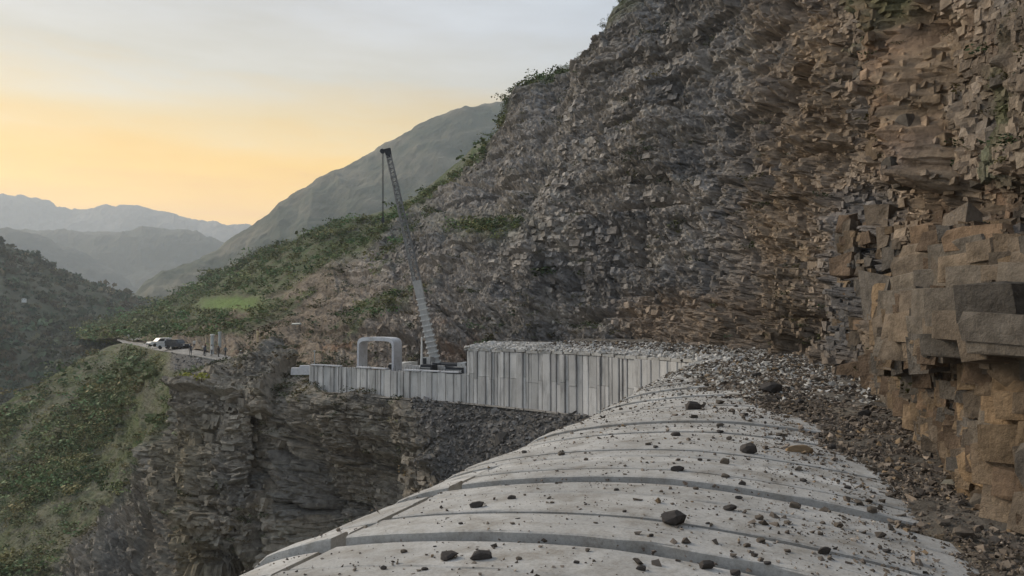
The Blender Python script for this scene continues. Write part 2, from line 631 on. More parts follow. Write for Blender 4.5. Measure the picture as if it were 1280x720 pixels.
def rock_relief(g, au, av, D2, seed=0, bed=1.0, vertical=1.0, colw=0.3):
    big = fbm(g * 0.045, 3, seed) * 3.2 * smooth(15, 70, D2)
    # gullies and ribs running down the face
    q = np.stack([au * 0.16, av * 0.03, np.zeros_like(au)], -1)
    rib = (1 - np.abs(fbm(q, 3, seed + 5)) * 2.4) * 0.9 * smooth(12, 50, D2) * vertical
    wz = g[..., 2] + 1.2 * fbm(g * 0.06, 2, seed + 9) + 0.05 * au
    beds = 0
    for th, am in ((6.5, 1.5), (2.6, 0.75), (1.0, 0.32), (0.42, 0.13)):
        k = np.floor(wz / th)
        lat = np.floor(au / (th * 5) + hsh(k, k * 0, k * 0, seed + 3) * 7)
        fr = wz / th - k
        beds = beds + am * (hsh(k, k * 0, k * 0, seed + int(th * 10)) - 0.5) * (0.4 + 0.6 * smooth(20, 60, D2) + 0 * fr)
        beds = beds + am * 0.8 * (hsh(k, lat, k * 0, seed + 31) - 0.5)
    w1 = np.stack([au + 0.6 * vnoise(g * 0.9, seed + 2), wz + 0.4 * vnoise(g * 0.9 + 9, seed + 4)], -1)
    blk = 0
    for L, am, asp in ((6.5, 1.1, 0.6), (2.4, 0.5, 0.5), (1.1, 0.36, 0.5), (0.5, 0.2, 0.6)):
        F1, E, ID = worley(w1 / np.array([L, L * asp]), seed + int(L * 7))
        k = am * (ID - 0.5) - am * 0.55 * (1 - smooth(0.0, 0.10, E))
        tilt = am * 0.5 * (F1 - 0.4)
        fade = smooth(10, 60, D2) if L > 5 else (0.35 + 0.65 * smooth(10, 45, D2)) if L > 2 else 1.0
        blk = blk + (k - tilt) * fade
    rough = fbm(g * 2.2, 4, seed + 50, 0.6) * 0.22
    # overhanging ledges: each bed leans out to its top and casts shade on the next
    ww = g[..., 2] + 1.6 * fbm(g * 0.05, 3, seed + 61) + 0.10 * au
    patch = smooth(-0.25, 0.35, fbm(g * 0.07, 3, seed + 62))
    saw = 0
    for th, am in ((5.5, 1.5), (1.9, 0.55)):
        fr = ww / th - np.floor(ww / th)
        saw = saw + am * (fr ** 1.5 - 0.4) * (0.25 + 0.75 * patch) * smooth(14, 50, D2)
    # upright joints cut columns
    vq = np.stack([au + 0.4 * vnoise(g * 0.5, seed + 63), wz * 1.0], -1)
    col_ = 0
    for L, am, asp in ((3.2, 1.1, 3.0), (1.3, 0.5, 2.6), (0.55, 0.2, 2.4)):
        F1, E, ID = worley(vq / np.array([L, L * asp]), seed + int(L * 31))
        col_ = col_ + am * ((ID - 0.5) - 0.7 * (1 - smooth(0.0, 0.13, E)))* (smooth(8, 40, D2) if L > 2 else 1.0)
    blk = blk + saw + col_ * colw
    return big, rib, beds * bed + blk + rough


big, rib, fine = rock_relief(g, au, av, D2, 1, colw=0.25 + 0.75 * smooth(880, 1000, PX))
n_col = fbm(g * 0.05, 4, 70)
n_fine = fbm(g * 0.6, 4, 75)
gline = np.interp(PX, [100, 200, 250, 330, 400, 480, 540, 600], [430, 420, 402, 376, 335, 300, 262, 200])
greenness = smooth(14, -14, PY - gline + 34 * n_col + 14 * n_fine) * smooth(620, 540, PX)
greenness = np.maximum(greenness, 0.75 * smooth(0.12, 0.35, n_col + 0.3 * n_fine) * smooth(540, 440, PX))
greenness = np.maximum(greenness, smooth(0.86, 0.97, VV + 0.05 * n_col) * smooth(1000, 720, PX))
greenness = np.maximum(greenness, 0.8 * smooth(0.30, 0.55, n_col) * smooth(640, 520, PX))
greenness = np.maximum(greenness, 0.8 * np.exp(-((PX - 610) / 55) ** 2 - ((PY - 283) / 16) ** 2))
rockness = 1 - 0.8 * greenness
base_fade = smooth(0.0, 0.03, VV)
disp = (big + rib * (0.3 + 0.7 * smooth(420, 560, PX)) + fine * rockness * (0.45 + 0.55 * smooth(380, 520, PX))) * (0.4 + 0.6 * base_fade) * np.where(VV > 1.0, 0.5, 1)
# near cliff: a big sandstone buttress, recess above, pillar and open edge farther along
butt = band(UU, 1195, 1500, 10) * band(PY, 292, 470, 7)
fine_near = smooth(30, 15, D2)
disp -= 0.62 * fine_near * (fine - 0.0) * rockness
d_before = disp.copy()
disp += 0.75 * butt + 0.55 * band(UU, 1120, 1500, 22) * band(PY, 385, 700, 25) * (1 - 0.0 * butt)
disp -= 1.3 * band(UU, 1095, 1195, 8) * band(PY, 300, 360, 14) * 0.6
disp -= 0.9 * band(UU, 1100, 1500, 14) * band(PY, 225, 288, 12)
disp += 1.5 * band(UU, 1005, 1045, 5) * band(PY, 40, 182, 8)
disp += 0.8 * band(UU, 1064, 1104, 6) * band(PY, 225, 520, 40)
disp -= 1.6 * band(UU, 1030, 1060, 6) * band(PY, 150, 330, 20)
disp += 1.2 * band(UU, 1140, 1172, 6) * band(PY, -60, 240, 10)
disp -= 1.0 * band(UU, 1172, 1200, 6) * band(PY, 20, 260, 15)
disp -= 2.0 * np.exp(-((PY - 262 + 0.12 * (UU - 780)) / 4.0) ** 2) * band(UU, 745, 860, 18)
disp -= 1.6 * np.exp(-((PY - 395) / 4.0) ** 2) * band(UU, 700, 800, 14)
disp -= 1.8 * np.exp(-((PY - 235 - 0.03 * (UU - 640)) / 4.0) ** 2) * band(UU, 560, 690, 18)
# the shadowed undercut at the foot of the near cliff
disp -= 0.5 * band(UU, 1150, 1270, 15) * smooth(0.09, 0.03, VV)
gd = g + nr * disp[..., None]
gsm = g + nr * (disp - d_before)[..., None]

grey = C(0.245, 0.225, 0.205); bluegrey = C(0.155, 0.155, 0.160); brown = C(0.25, 0.195, 0.145)
ochre = C(0.27, 0.205, 0.14); rust = C(0.25, 0.13, 0.07); pale = C(0.36, 0.335, 0.30); green = C(0.075, 0.098, 0.045)
col = np.broadcast_to(grey, g.shape).copy()
_, _, idb = worley(np.stack([au / 1.3, g[..., 2] / 0.8], -1), 400)
_, _, idb2 = worley(np.stack([au / 5.0, g[..., 2] / 2.2], -1), 401)
col = mixc_(col, pale, 0.6 * smooth(0.70, 0.95, idb))
col = mixc_(col, bluegrey, 0.7 * smooth(0.35, 0.05, idb2))
col = mixc_(col, bluegrey, 0.6 * smooth(0.05, 0.4, n_col) * smooth(1000, 900, PX))
col = mixc_(col, brown, 0.75 * smooth(900, 1010, PX + 90 * n_col) * smooth(-0.5, 0.3, n_fine + 0.3))
oz = np.clip(smooth(1100, 1150, PX + 40 * n_col) * smooth(270, 340, PY + 20 * n_fine)
             + 0.65 * band(PX + 40 * n_fine, 1150, 1195, 18) * smooth(270, 220, PY)
             + 0.7 * band(PX + 50 * n_fine, 960, 1010, 15) * band(PY, 160, 460, 40)
             + 0.6 * band(PX, 1000, 1050, 12) * band(PY, 20, 190, 15)
             + 0.35 * smooth(1010, 1060, PX) * smooth(0.1, 0.5, n_fine), 0, 1)
col = mixc_(col, ochre, oz * (0.55 + 0.45 * smooth(0.25, 0.6, idb)))
col = mixc_(col, bluegrey, 0.8 * band(PX + 12 * n_fine, 1072, 1108, 8) * band(PY, 235, 450, 20))
col = mixc_(col, brown, 0.8 * band(PX + 30 * n_fine, 785, 960, 30) * band(PY + 14 * n_fine, 372, 440, 12))
col = mixc_(col, C(0.15, 0.125, 0.095), 0.85 * smooth(470, 400, PX + 40 * n_fine))
col = mixc_(col, brown, 0.5 * smooth(600, 480, PX + 60 * n_fine) * smooth(300, 380, PY + 30 * n_col))
col = mixc_(col, rust, 0.6 * np.exp(-((PX - 566) / 22) ** 2 - ((PY - 425) / 22) ** 2) * smooth(-0.3, 0.3, n_fine))
col = mixc_(col, rust, 0.45 * smooth(0.25, 0.55, fbm(g * 0.2, 3, 88)) * smooth(380, 420, PY) * smooth(700, 500, PX))
col = mixc_(col, rust, 0.3 * smooth(0.2, 0.5, fbm(g * 0.35, 3, 89)) * smooth(1080, 1180, PX))
col = mixc_(col, green, greenness * (0.5 + 0.5 * smooth(-0.4, 0.3, n_fine)))
col = mixc_(col, C(0.06, 0.08, 0.035), 0.7 * smooth(0.15, 0.45, fbm(g * 0.25, 3, 99)) * band(PX, 1080, 1300, 30) * smooth(260, 200, PY))
field = np.exp(-((PX - 290) / 42) ** 4 - ((PY - 381 - 0.02 * (PX - 290)) / 8.0) ** 4)
col = mixc_(col, C(0.125, 0.19, 0.055), 0.95 * field)
wzc = g[..., 2] + 1.2 * fbm(g * 0.06, 2, 10) + 0.05 * au
str_ = hsh(np.floor(wzc / 1.3), np.floor(au / 40), np.zeros_like(au), 900) - 0.5
str2 = hsh(np.floor(wzc / 0.45), np.floor(au / 11), np.zeros_like(au), 901) - 0.5
col *= (1 + 0.32 * n_fine + (0.40 * str_ + 0.30 * str2) * (1 - greenness))[..., None]
cliff = grid_obj('cliff', gd, np.clip(col, 0.02, 0.6), M_rock)
CL = dict(g=gd, n=nr, px=proj(gd)[0], py=proj(gd)[1], D=D2, v=VV, green=greenness, u=UU, col=col, field=field)

# --- bench that carries the road and the gallery, out to the valley edge
edge = [(150, 428, 285), (200, 437, 205), (250, 445, 160), (300, 452, 130), (345, 470, 104)]


def edge_pt(px):
    pass


bl = []
for s in np.linspace(-16, S_END + 3, 60):
    e, t, n = eave(s)
    bl.append([np.array([*(e - n * 0.9), -8.25]), np.array([*(e + n * 6), -8.2]), np.array([*(e + n * 15), -8.2])])
bl.append([P(345, 470, 100), P(345, 462, 108), P(345, 455, 130)])
bl.append([P(300, 457, 106), P(300, 452, 111), P(300, 440, 150)])
bl.append([P(250, 446, 114), P(252, 443, 119), P(257, 430, 150)])
bl.append([P(200, 438.5, 145), P(202, 433, 155), P(212, 424, 180)])
bl.append([P(162, 432, 185), P(166, 427, 205), P(182, 416, 240)])
bl.append([P(146, 425, 225), P(150, 422, 240), P(180, 410, 280)])
bl = np.array(bl)
k = np.arange(len(bl))
gb, nb, _, _ = sheet(k, [0, 0.5, 1], bl, np.linspace(0, len(bl) - 1, 400), np.linspace(0, 1, 14))
gb = gb + np.stack([0 * gb[..., 0], 0 * gb[..., 0], 0.03 * fbm(gb * 0.5, 3, 7)], -1)
bcol = np.broadcast_to(C(0.30, 0.285, 0.265), gb.shape) * (1 + 0.25 * fbm(gb * 0.4, 3, 8))[..., None]
road = grid_obj('road', gb, bcol, M_rock)

# --- slopes and rock face below the road, down into the ravine
lo = {
    -160: [(600, 165), (640, 140), (740, 112), (900, 85), (1300, 70)],
    0: [(507, 175), (570, 145), (680, 118), (820, 92), (1300, 74)],
    50: [(479, 182), (545, 148), (650, 117), (800, 92), (1300, 74)],
    100: [(451, 190), (525, 148), (630, 114), (780, 92), (1300, 74)],
    150: [(429.5, 196), (500, 146), (600, 114), (760, 90), (1300, 74)],
    200: [(439, 144), (500, 118), (600, 106), (740, 88), (1300, 74)],
    235: [(444, 121), (485, 106), (580, 96), (720, 84), (1300, 74)],
    262: [(450, 111), (482, 100), (560, 90), (700, 82), (1300, 74)],
    290: [(456, 106), (480, 95), (540, 87), (700, 81), (1300, 74)],
    312: [(440, 103), (452, 95), (540, 86), (700, 81), (1300, 74)],
    330: [(431, 104), (441, 94), (540, 86), (700, 81), (1300, 73)],
    355: [(442, 106), (452, 91), (540, 84), (700, 80), (1300, 72)],
    380: [(470, 90), (482, 85.5), (540, 83), (700, 78), (1300, 71)],
    400: [(485, 80.0), (494, 79.5), (560, 78), (700, 75), (1300, 69)],
    450: [(491, 76.4), (500, 75.5), (570, 74), (700, 71), (1300, 65)],
    500: [(497, 73.0), (512, 71.2), (590, 69), (700, 66), (1300, 60)],
    590: [(506, 68.2), (545, 64.8), (600, 62.5), (700, 58), (1300, 52)],
    650: [(513, 64.6), (560, 59.6), (610, 57), (700, 53), (1300, 47)],
    735: [(521, 59.6), (575, 54), (630, 51), (700, 48), (1300, 42)],
    800: [(527, 55.4), (575, 51), (640, 47), (700, 44), (1300, 38)],
    860: [(540, 50.4), (600, 46), (650, 42), (720, 40), (1300, 32)],
}
lu = sorted(lo)
lp = np.array([[P(k_, a, b) for a, b in lo[k_]] for k_ in lu])
# under the near stretch of gallery the slope goes on behind the camera
ext, ek = [], []
for j, s in enumerate((36, 24, 12, 0, -16)):
    e, t, n = eave(s)
    r = []
    for off, z in ((0.9, -8.3), (5, -12), (12, -20), (20, -32), (34, -70)):
        q = e - n * off
        r.append([q[0], q[1], z])
    ext.append(r); ek.append(920 + 60 * j)
lp = np.concatenate([lp, np.array(ext)])
lu = lu + ek
lus = np.concatenate([np.linspace(-160, 0, 30, endpoint=False), np.linspace(0, 800, 510, endpoint=False), np.linspace(800, lu[-1], 60)])
lvs = np.concatenate([np.linspace(0, 3, 270, endpoint=False), np.linspace(3, 4, 20)])
lg, ln, lau, lav = sheet(lu, [0, 1, 2, 3, 4], lp, lus, lvs)
if (ln * lg).sum(-1).mean() > 0: ln = -ln
LX, LY, LD = proj(lg)
LDD = np.hypot(lg[..., 0], lg[..., 1])
LV = np.broadcast_to(lvs[None, :], LX.shape); LU = np.broadcast_to(lus[:, None], LX.shape)
nc = fbm(lg * 0.05, 4, 170); nf = fbm(lg * 0.5, 4, 175)
bound = np.interp(LY, [440, 470, 520, 600, 700, 800], [300, 268, 225, 165, 75, 20])
greenL = smooth(24, -24, LX - bound + 22 * nc) * (1 - band(LX, 212, 300, 8) * smooth(468, 460, LY))
scree = np.clip(smooth(470, 560, LX + 25 * nc - 0.25 * (LY - 500)) * smooth(650, 590, LY + 0.10 * (640 - LX)), 0, 1)
scree = np.maximum(scree, band(LX, 215, 285, 10) * smooth(475, 460, LY))
rockL = (1 - 0.85 * greenL) * (1 - 0.9 * scree)
b_, r_, f_ = rock_relief(lg, lau, lav, LDD, 31, bed=1.1, vertical=1.2)
edge_f = smooth(0.0, 0.10, LV) * np.where(LX > 372, smooth(0.3, 1.8, LV), 0.22 + 0.78 * smooth(0.2, 1.5, LV))
dl = (b_ * 0.9 + r_ * (0.3 + 0.7 * rockL) * 1.6 + f_ * rockL * 1.15) * (0.12 + 0.88 * edge_f)
dl += 0.35 * fbm(lg * 0.8, 4, 44) * greenL + 0.10 * fbm(lg * 1.5, 4, 45) * scree * edge_f
dl -= 3.5 * band(LX, 232, 258, 7) * smooth(560, 640, LY) + 2.5 * band(LX, 205, 225, 6) * smooth(600, 680, LY)
dl += 3.0 * band(LX, 262, 395, 14) * smooth(465, 520, LY) - 2.2 * band(LX, 398, 412, 6) * smooth(510, 560, LY)
dl -= 2.6 * np.exp(-((LX - 470) / 24) ** 2 - ((LY - 600) / 28) ** 2) - 2.0 * np.exp(-((LX - 540) / 14) ** 2 - ((LY - 578) / 10) ** 2)
lgd = lg + ln * dl[..., None]
lcol = np.broadcast_to(C(0.27, 0.240, 0.198), lg.shape).copy()
_, _, i1 = worley(np.stack([lau / 1.6, lg[..., 2] / 0.9], -1), 500)
_, _, i2 = worley(np.stack([lau / 6, lg[..., 2] / 3], -1), 501)
lcol = mixc_(lcol, C(0.30, 0.28, 0.235), 0.6 * smooth(0.65, 0.95, i1))
lcol = mixc_(lcol, C(0.12, 0.12, 0.118), 0.6 * smooth(0.35, 0.1, i2))
lcol = mixc_(lcol, C(0.22, 0.185, 0.12), 0.7 * band(LX + 14 * nf, 225, 290, 12) * smooth(520, 560, LY))
lcol = mixc_(lcol, C(0.205, 0.19, 0.155), 0.5 * smooth(0.1, 0.5, nc))
lcol = mixc_(lcol, C(0.115, 0.112, 0.110), scree * (0.85 + 0.1 * nf))
lcol = mixc_(lcol, C(0.13, 0.128, 0.125), 0.9 * band(LX, 215, 290, 10) * smooth(478, 462, LY))
lcol = mixc_(lcol, C(0.10, 0.112, 0.058), greenL * (0.6 + 0.3 * smooth(-0.3, 0.3, nf)))
lcol = mixc_(lcol, C(0.085, 0.11, 0.04), greenL * 0.7 * smooth(0.0, 0.35, nc + 0.2 * nf))
lcol = mixc_(lcol, C(0.14, 0.13, 0.095), greenL * 0.5 * smooth(0.2, 0.45, fbm(lg * 0.12, 3, 190)))
lcol *= (1 + 0.25 * nf)[..., None]
ravine = grid_obj('ravine_slope', lgd, np.clip(lcol, 0.02, 0.6), M_rock)
LO = dict(g=lgd, n=ln, px=proj(lgd)[0], py=proj(lgd)[1], D=LDD, v=LV, green=greenL, scree=scree)


# --- far hills
def far_hill(name, rows_top, bottom, D_bot, seed, amp, colf, nu=260, nv=90, ribs=1.0, back=0.25, crag=0.0):
    """rows_top: (px, py, D) along the skyline; bottom: py list or value"""
    pxs = [r[0] for r in rows_top]
    pts = []
    for i, (px, py, D) in enumerate(rows_top):
        pb = bottom[i] if isinstance(bottom, (list, tuple)) else bottom
        db = D_bot[i] if isinstance(D_bot, (list, tuple)) else D_bot
        T_ = P(px, py, D); B = P(px, pb, db)
        mid = B + (T_ - B) * 0.5; mid[2] -= (T_[2] - B[2]) * 0.05
        K = T_.copy(); K[:2] *= 1 + back; K[2] -= abs(T_[2] - B[2]) * 0.5
        pts.append([B, mid, T_, K])
    u = np.linspace(pxs[0], pxs[-1], nu); v = np.concatenate([np.linspace(0, 2, nv), np.linspace(2.02, 3, 12)])
    gg, nn, aa, vv = sheet(pxs, [0, 1, 2, 3], np.array(pts), u, v)
    if (nn * gg).sum(-1).mean() > 0: nn = -nn
    L = amp
    q = np.stack([aa / (L * 9), vv / (L * 26), 0 * aa], -1)
    d = (1 - np.abs(fbm(q, 4, seed)) * 3) * L * ribs + fbm(gg / (L * 6), 5, seed + 3) * L + fbm(gg / (L * 1.2), 3, seed + 8) * L * 0.30
    edge_ = 0.55 + 0.45 * np.clip(np.abs(v - 2) / 0.5, 0, 1)
    gg2 = gg + nn * (d * edge_[None, :])[..., None]
    gg2[..., 2] += crag * (1 - 2.2 * np.abs(fbm(np.stack([aa / (L * 5), aa * 0, vv / (L * 14)], -1), 5, seed + 12, 0.6))) * np.clip(v - 0.6, 0, 1.4)[None, :]
    X, Y, _ = proj(gg2)
    c = colf(X, Y, gg2)
    o = grid_obj(name, gg2, c, M_far)
    return o, gg2, nn


def hillcol(base, alt, sc, seed):
    def f(X, Y, g_):
        t = smooth(-0.3, 0.4, fbm(g_ / sc, 5, seed))
        return mixc_(np.broadcast_to(base, g_.shape), alt, t)
    return f


def left_col(X, Y, g_):
    t = smooth(-0.3, 0.35, fbm(g_ / 30, 5, 61))
    c = mixc_(np.broadcast_to(C(0.085, 0.092, 0.058), g_.shape), C(0.15, 0.145, 0.105), t)
    pathl = np.interp(X, [-60, 0, 40, 80, 110, 135], [478, 464, 452, 438, 430, 424])
    return mixc_(c, C(0.20, 0.19, 0.16), 0.8 * np.exp(-((Y - pathl) / 2.2) ** 2) * smooth(140, 120, X))


_, lh_g, lh_n = far_hill('left_hill', [(-260, 170, 560), (-120, 235, 600), (0, 304, 640), (50, 328, 670), (100, 352, 700), (150, 368, 730), (190, 380, 760), (260, 400, 820)],
                         [640, 590, 545, 520, 495, 475, 455, 450], [300, 330, 370, 400, 430, 460, 500, 560], 21, 5.0, left_col, 300, 150, ribs=0.6)
_, mm_g, mm_n = far_hill('mid_mountain', [(176, 376, 1150), (190, 360, 1180), (212, 346, 1220), (262, 324, 1300), (285, 308, 1330), (300, 295, 1350), (345, 264, 1400), (400, 232, 1450), (470, 194, 1500), (530, 160, 1530),
                                  (580, 138, 1560), (640, 129, 1600), (690, 98, 1620), (735, 78, 1650), (820, 60, 1700), (900, 55, 1750)],
                         [395, 400, 405, 410, 412, 415, 420, 425, 425, 425, 425, 425, 425, 425, 425, 425], 900, 41, 16.0,
                         hillcol(C(0.085, 0.095, 0.068), C(0.175, 0.16, 0.118), 60, 43), 320, 110, ribs=1.1, crag=6.0)
far_hill('blue_ridge', [(-300, 270, 2300), (-120, 285, 2350), (0, 291, 2400), (28, 292, 2400), (70, 308, 2420), (110, 325, 2450), (150, 349, 2480), (188, 374, 2500), (230, 395, 2550)],
         400, 1900, 51, 16.0, hillcol(C(0.035, 0.045, 0.04), C(0.07, 0.072, 0.06), 140, 53), 200, 50, crag=8.0)
far_hill('hazy_ridge', [(-300, 330, 2736), (-50, 305, 2736), (60, 293, 2812), (100, 297, 2812), (150, 295, 2812), (205, 291, 2850), (232, 293, 2888), (268, 304, 2888), (330, 330, 2926), (480, 360, 2964)],
         405, 2100, 61, 18.0, hillcol(C(0.07, 0.075, 0.06), C(0.11, 0.105, 0.09), 200, 63), 200, 44, crag=14.0)
far_hill('far_range', [(-500, 262, 4560), (-200, 240, 4560), (-60, 246, 4560), (0, 248, 4560), (14, 253, 4560), (30, 250, 4560), (60, 256, 4560), (82, 264, 4560), (130, 266, 4560), (165, 263, 4560), (200, 269, 4560), (240, 281, 4560), (300, 288, 4560), (400, 310, 4560), (600, 330, 4560)],
         400, 3500, 71, 26.0, hillcol(C(0.13, 0.125, 0.115), C(0.22, 0.20, 0.18), 300, 73), 340, 60, crag=26.0)
gm = MB()
gm.add([(-5600, -2500, -150), (5600, -2500, -150), (5600, 6500, -150), (-5600, 6500, -150)], [(0, 1, 2, 3)])
M_ground = plain('valley_ground', (0.09, 0.09, 0.06), 0.95, var=0.3, scale=0.01)
go = gm.build('ground', M_ground)
go['kind'] = 'structure'


# ------------------------------------------------------------------ rocks
def rock_variant(seed, flat_=0.75, bev=0.12, jit=0.14):
    """angular stone: a jittered box with its corners and edges knocked off"""
    import bmesh
    r = random.Random(seed)
    bm = bmesh.new()
    bmesh.ops.create_cube(bm, size=1.0)
    for v in bm.verts:
        v.co += Vector((r.uniform(-jit, jit), r.uniform(-jit, jit), r.uniform(-jit, jit)))
    bmesh.ops.bevel(bm, geom=list(bm.edges), offset=bev, segments=1, affect='EDGES')
    for v in bm.verts:
        v.co += Vector((r.uniform(-.05, .05), r.uniform(-.05, .05), r.uniform(-.05, .05)))
    bmesh.ops.triangulate(bm, faces=list(bm.faces))
    V_ = np.array([v.co[:] for v in bm.verts])
    F_ = np.array([[v.index for v in f.verts] for f in bm.faces])
    bm.free()
    V_[:, 2] *= flat_
    return V_, F_


def hull_rock(seed, npts, flat_):
    """broken stone: convex hull of a few random points, sharp edges and flat facets"""
    import bmesh
    r = np.random.default_rng(seed)
    q = r.normal(size=(npts, 3)); q /= np.linalg.norm(q, axis=1, keepdims=True)
    q = np.sign(q) * np.abs(q) ** 0.75
    q *= r.uniform(0.42, 0.56, (npts, 1)) * np.array([1.0, r.uniform(.65, 1.0), flat_ * r.uniform(.75, 1.1)])
    bm = bmesh.new()
    for v in q: bm.verts.new(v)
    res = bmesh.ops.convex_hull(bm, input=list(bm.verts))
    junk = list({e for e in res['geom_interior'] + res['geom_unused'] if isinstance(e, bmesh.types.BMVert)})
    if junk: bmesh.ops.delete(bm, geom=junk, context='VERTS')
    bmesh.ops.triangulate(bm, faces=list(bm.faces))
    bm.verts.ensure_lookup_table(); bm.verts.index_update()
    V_ = np.array([v.co[:] for v in bm.verts])
    F_ = np.array([[v.index for v in f.verts] for f in bm.faces])
    bm.free()
    return V_, F_


def split_block(seed):
    """fractured block: hull of points pushed out towards a box, so faces are flat but never square"""
    r = np.random.default_rng(seed + 5000)
    c = np.array([(x, y, z) for x in (-.5, .5) for y in (-.5, .5) for z in (-.5, .5)], float)
    pts = []
    for k_ in c:
        if r.random() < 0.88:
            pts.append(k_ * (1 + r.uniform(-.22, .04, 3)))
        else:                                   # corner broken off
            for ax in range(3):
                q = k_.copy(); q[ax] *= r.uniform(0.0, 0.6); pts.append(q * (1 + r.uniform(-.06, .04, 3)))
    for k_ in range(5):
        q = r.uniform(-.5, .5, 3); ax = r.integers(3); q[ax] = 0.515 * np.sign(q[ax]); pts.append(q)
    import bmesh
    bm = bmesh.new()
    for v in pts: bm.verts.new(v)
    res = bmesh.ops.convex_hull(bm, input=list(bm.verts))
    junk = list({e for e in res['geom_interior'] + res['geom_unused'] if isinstance(e, bmesh.types.BMVert)})
    if junk: bmesh.ops.delete(bm, geom=junk, context='VERTS')
    bmesh.ops.triangulate(bm, faces=list(bm.faces))
    bm.verts.index_update()
    V_ = np.array([v.co[:] for v in bm.verts])
    F_ = np.array([[v.index for v in f.verts] for f in bm.faces])
    bm.free()
    return V_, F_


def small_shard(seed):
    """sharp-edged broken block: a skewed box, 12 triangles"""
    r = np.random.default_rng(seed + 900)
    V_ = np.array([(x, y, z) for x in (-.5, .5) for y in (-.5, .5) for z in (-.5, .5)], float) + r.uniform(-.17, .17, (8, 3))
    F_ = np.array([(0, 1, 3), (0, 3, 2), (4, 6, 7), (4, 7, 5), (0, 4, 5), (0, 5, 1), (2, 3, 7), (2, 7, 6), (0, 2, 6), (0, 6, 4), (1, 5, 7), (1, 7, 3)])
    return V_, F_


def small_variant(seed):
    """small angular stone from an octahedron-like hull, 20 triangles"""
    r = np.random.default_rng(seed)
    t = (1 + 5 ** .5) / 2
    V_ = np.array([(-1, t, 0), (1, t, 0), (-1, -t, 0), (1, -t, 0), (0, -1, t), (0, 1, t), (0, -1, -t), (0, 1, -t), (t, 0, -1), (t, 0, 1), (-t, 0, -1), (-t, 0, 1)], float)
    V_ /= np.linalg.norm(V_[0]) * 2
    F_ = np.array([(0, 11, 5), (0, 5, 1), (0, 1, 7), (0, 7, 10), (0, 10, 11), (1, 5, 9), (5, 11, 4), (11, 10, 2), (10, 7, 6), (7, 1, 8), (3, 9, 4), (3, 4, 2), (3, 2, 6), (3, 6, 8), (3, 8, 9), (4, 9, 5), (2, 4, 11), (6, 2, 10), (8, 6, 7), (9, 8, 1)])
    V_ *= r.uniform(0.7, 1.25, (12, 1))
    V_ *= np.array([r.uniform(.8, 1.2), r.uniform(.6, .95), r.uniform(.4, .7)])
    return V_, F_


BLK = [split_block(i) for i in range(16)]
SHARD = [small_shard(i) for i in range(14)]
BOULD = [hull_rock(100 + i, 26, 0.74) for i in range(12)]
SML = [hull_rock(300 + i, 8, 0.62) for i in range(16)]


def rand_rot(n, rng, tilt=0.5):
    a = rng.uniform(0, 2 * np.pi, n); b = rng.normal(0, tilt, n); c = rng.normal(0, tilt, n)
    ca, sa, cb, sb, cc, sc_ = np.cos(a), np.sin(a), np.cos(b), np.sin(b), np.cos(c), np.sin(c)
    R = np.zeros((n, 3, 3))
    R[:, 0] = np.stack([ca * cb, ca * sb * sc_ - sa * cc, ca * sb * cc + sa * sc_], -1)
    R[:, 1] = np.stack([sa * cb, sa * sb * sc_ + ca * cc, sa * sb * cc - ca * sc_], -1)
    R[:, 2] = np.stack([-sb, cb * sc_, cb * cc], -1)
    return R


def frames(n, t=None):
    """rotation matrices with local y along the outward normal n and local z up the face"""
    up = np.array([0, 0, 1.0])
    x = np.cross(up, n); x /= np.linalg.norm(x, axis=-1, keepdims=True) + 1e-9
    z = np.cross(n, x)
    z = -z * np.sign(z[..., 2:3]) * -1
    return np.stack([x, n, z], -1)


def join_scatter(name, variants, pos, scl, R, colr, mat, parent=None, kind='stuff', label=None, cat=None):
    """many little pieces in one mesh; scl (n,3), R (n,3,3), colr (n,3)"""
    VV_, FF_, CC_ = [], [], []
    base = 0
    ids = RNG.integers(0, len(variants), len(pos))
    for k_, (V_, F_) in enumerate(variants):
        m = ids == k_
        if not m.any(): continue
        v = np.einsum('nij,nvj->nvi', R[m], V_[None] * scl[m][:, None, :]) + pos[m][:, None, :]
        nn_ = m.sum()
        VV_.append(v.reshape(-1, 3))
        FF_.append((F_[None] + (np.arange(nn_) * len(V_))[:, None, None]).reshape(-1, F_.shape[1]) + base)
        CC_.append(np.repeat(colr[m], len(V_), axis=0))
        base += nn_ * len(V_)
    me = np_mesh(name, np.concatenate(VV_), np.concatenate(FF_), mat, np.concatenate(CC_))
    o = link(name, me, parent)
    if kind: o['kind'] = kind
    if label: o['label'] = label
    if cat: o['category'] = cat
    return o


def variant_meshes(name, variants, mat, colr):
    return [np_mesh(name, V_, F_, mat, np.broadcast_to(np.array(colr), (len(V_), 3))) for V_, F_ in variants]


def pick(S, cond, n, rng, wt=None):
    idx = np.argwhere(cond)
    if wt is None:
        p = idx[rng.integers(0, len(idx), n)]
    else:
        w = wt[cond]
        p = idx[rng.choice(len(idx), n, p=w / w.sum())]
    return p[:, 0], p[:, 1]


# sandstone blocks one by one on the near cliff
sand_cols = [(0.215, 0.168, 0.122), (0.18, 0.15, 0.12), (0.15, 0.136, 0.12), (0.25, 0.187, 0.125), (0.175, 0.130, 0.095)]
blk_meshes = []
for c_ in sand_cols:
    blk_meshes.append(variant_meshes('rock_block', BLK, M_block, c_))
rb = random.Random(5)
nb_blocks = 0
VROW = {}


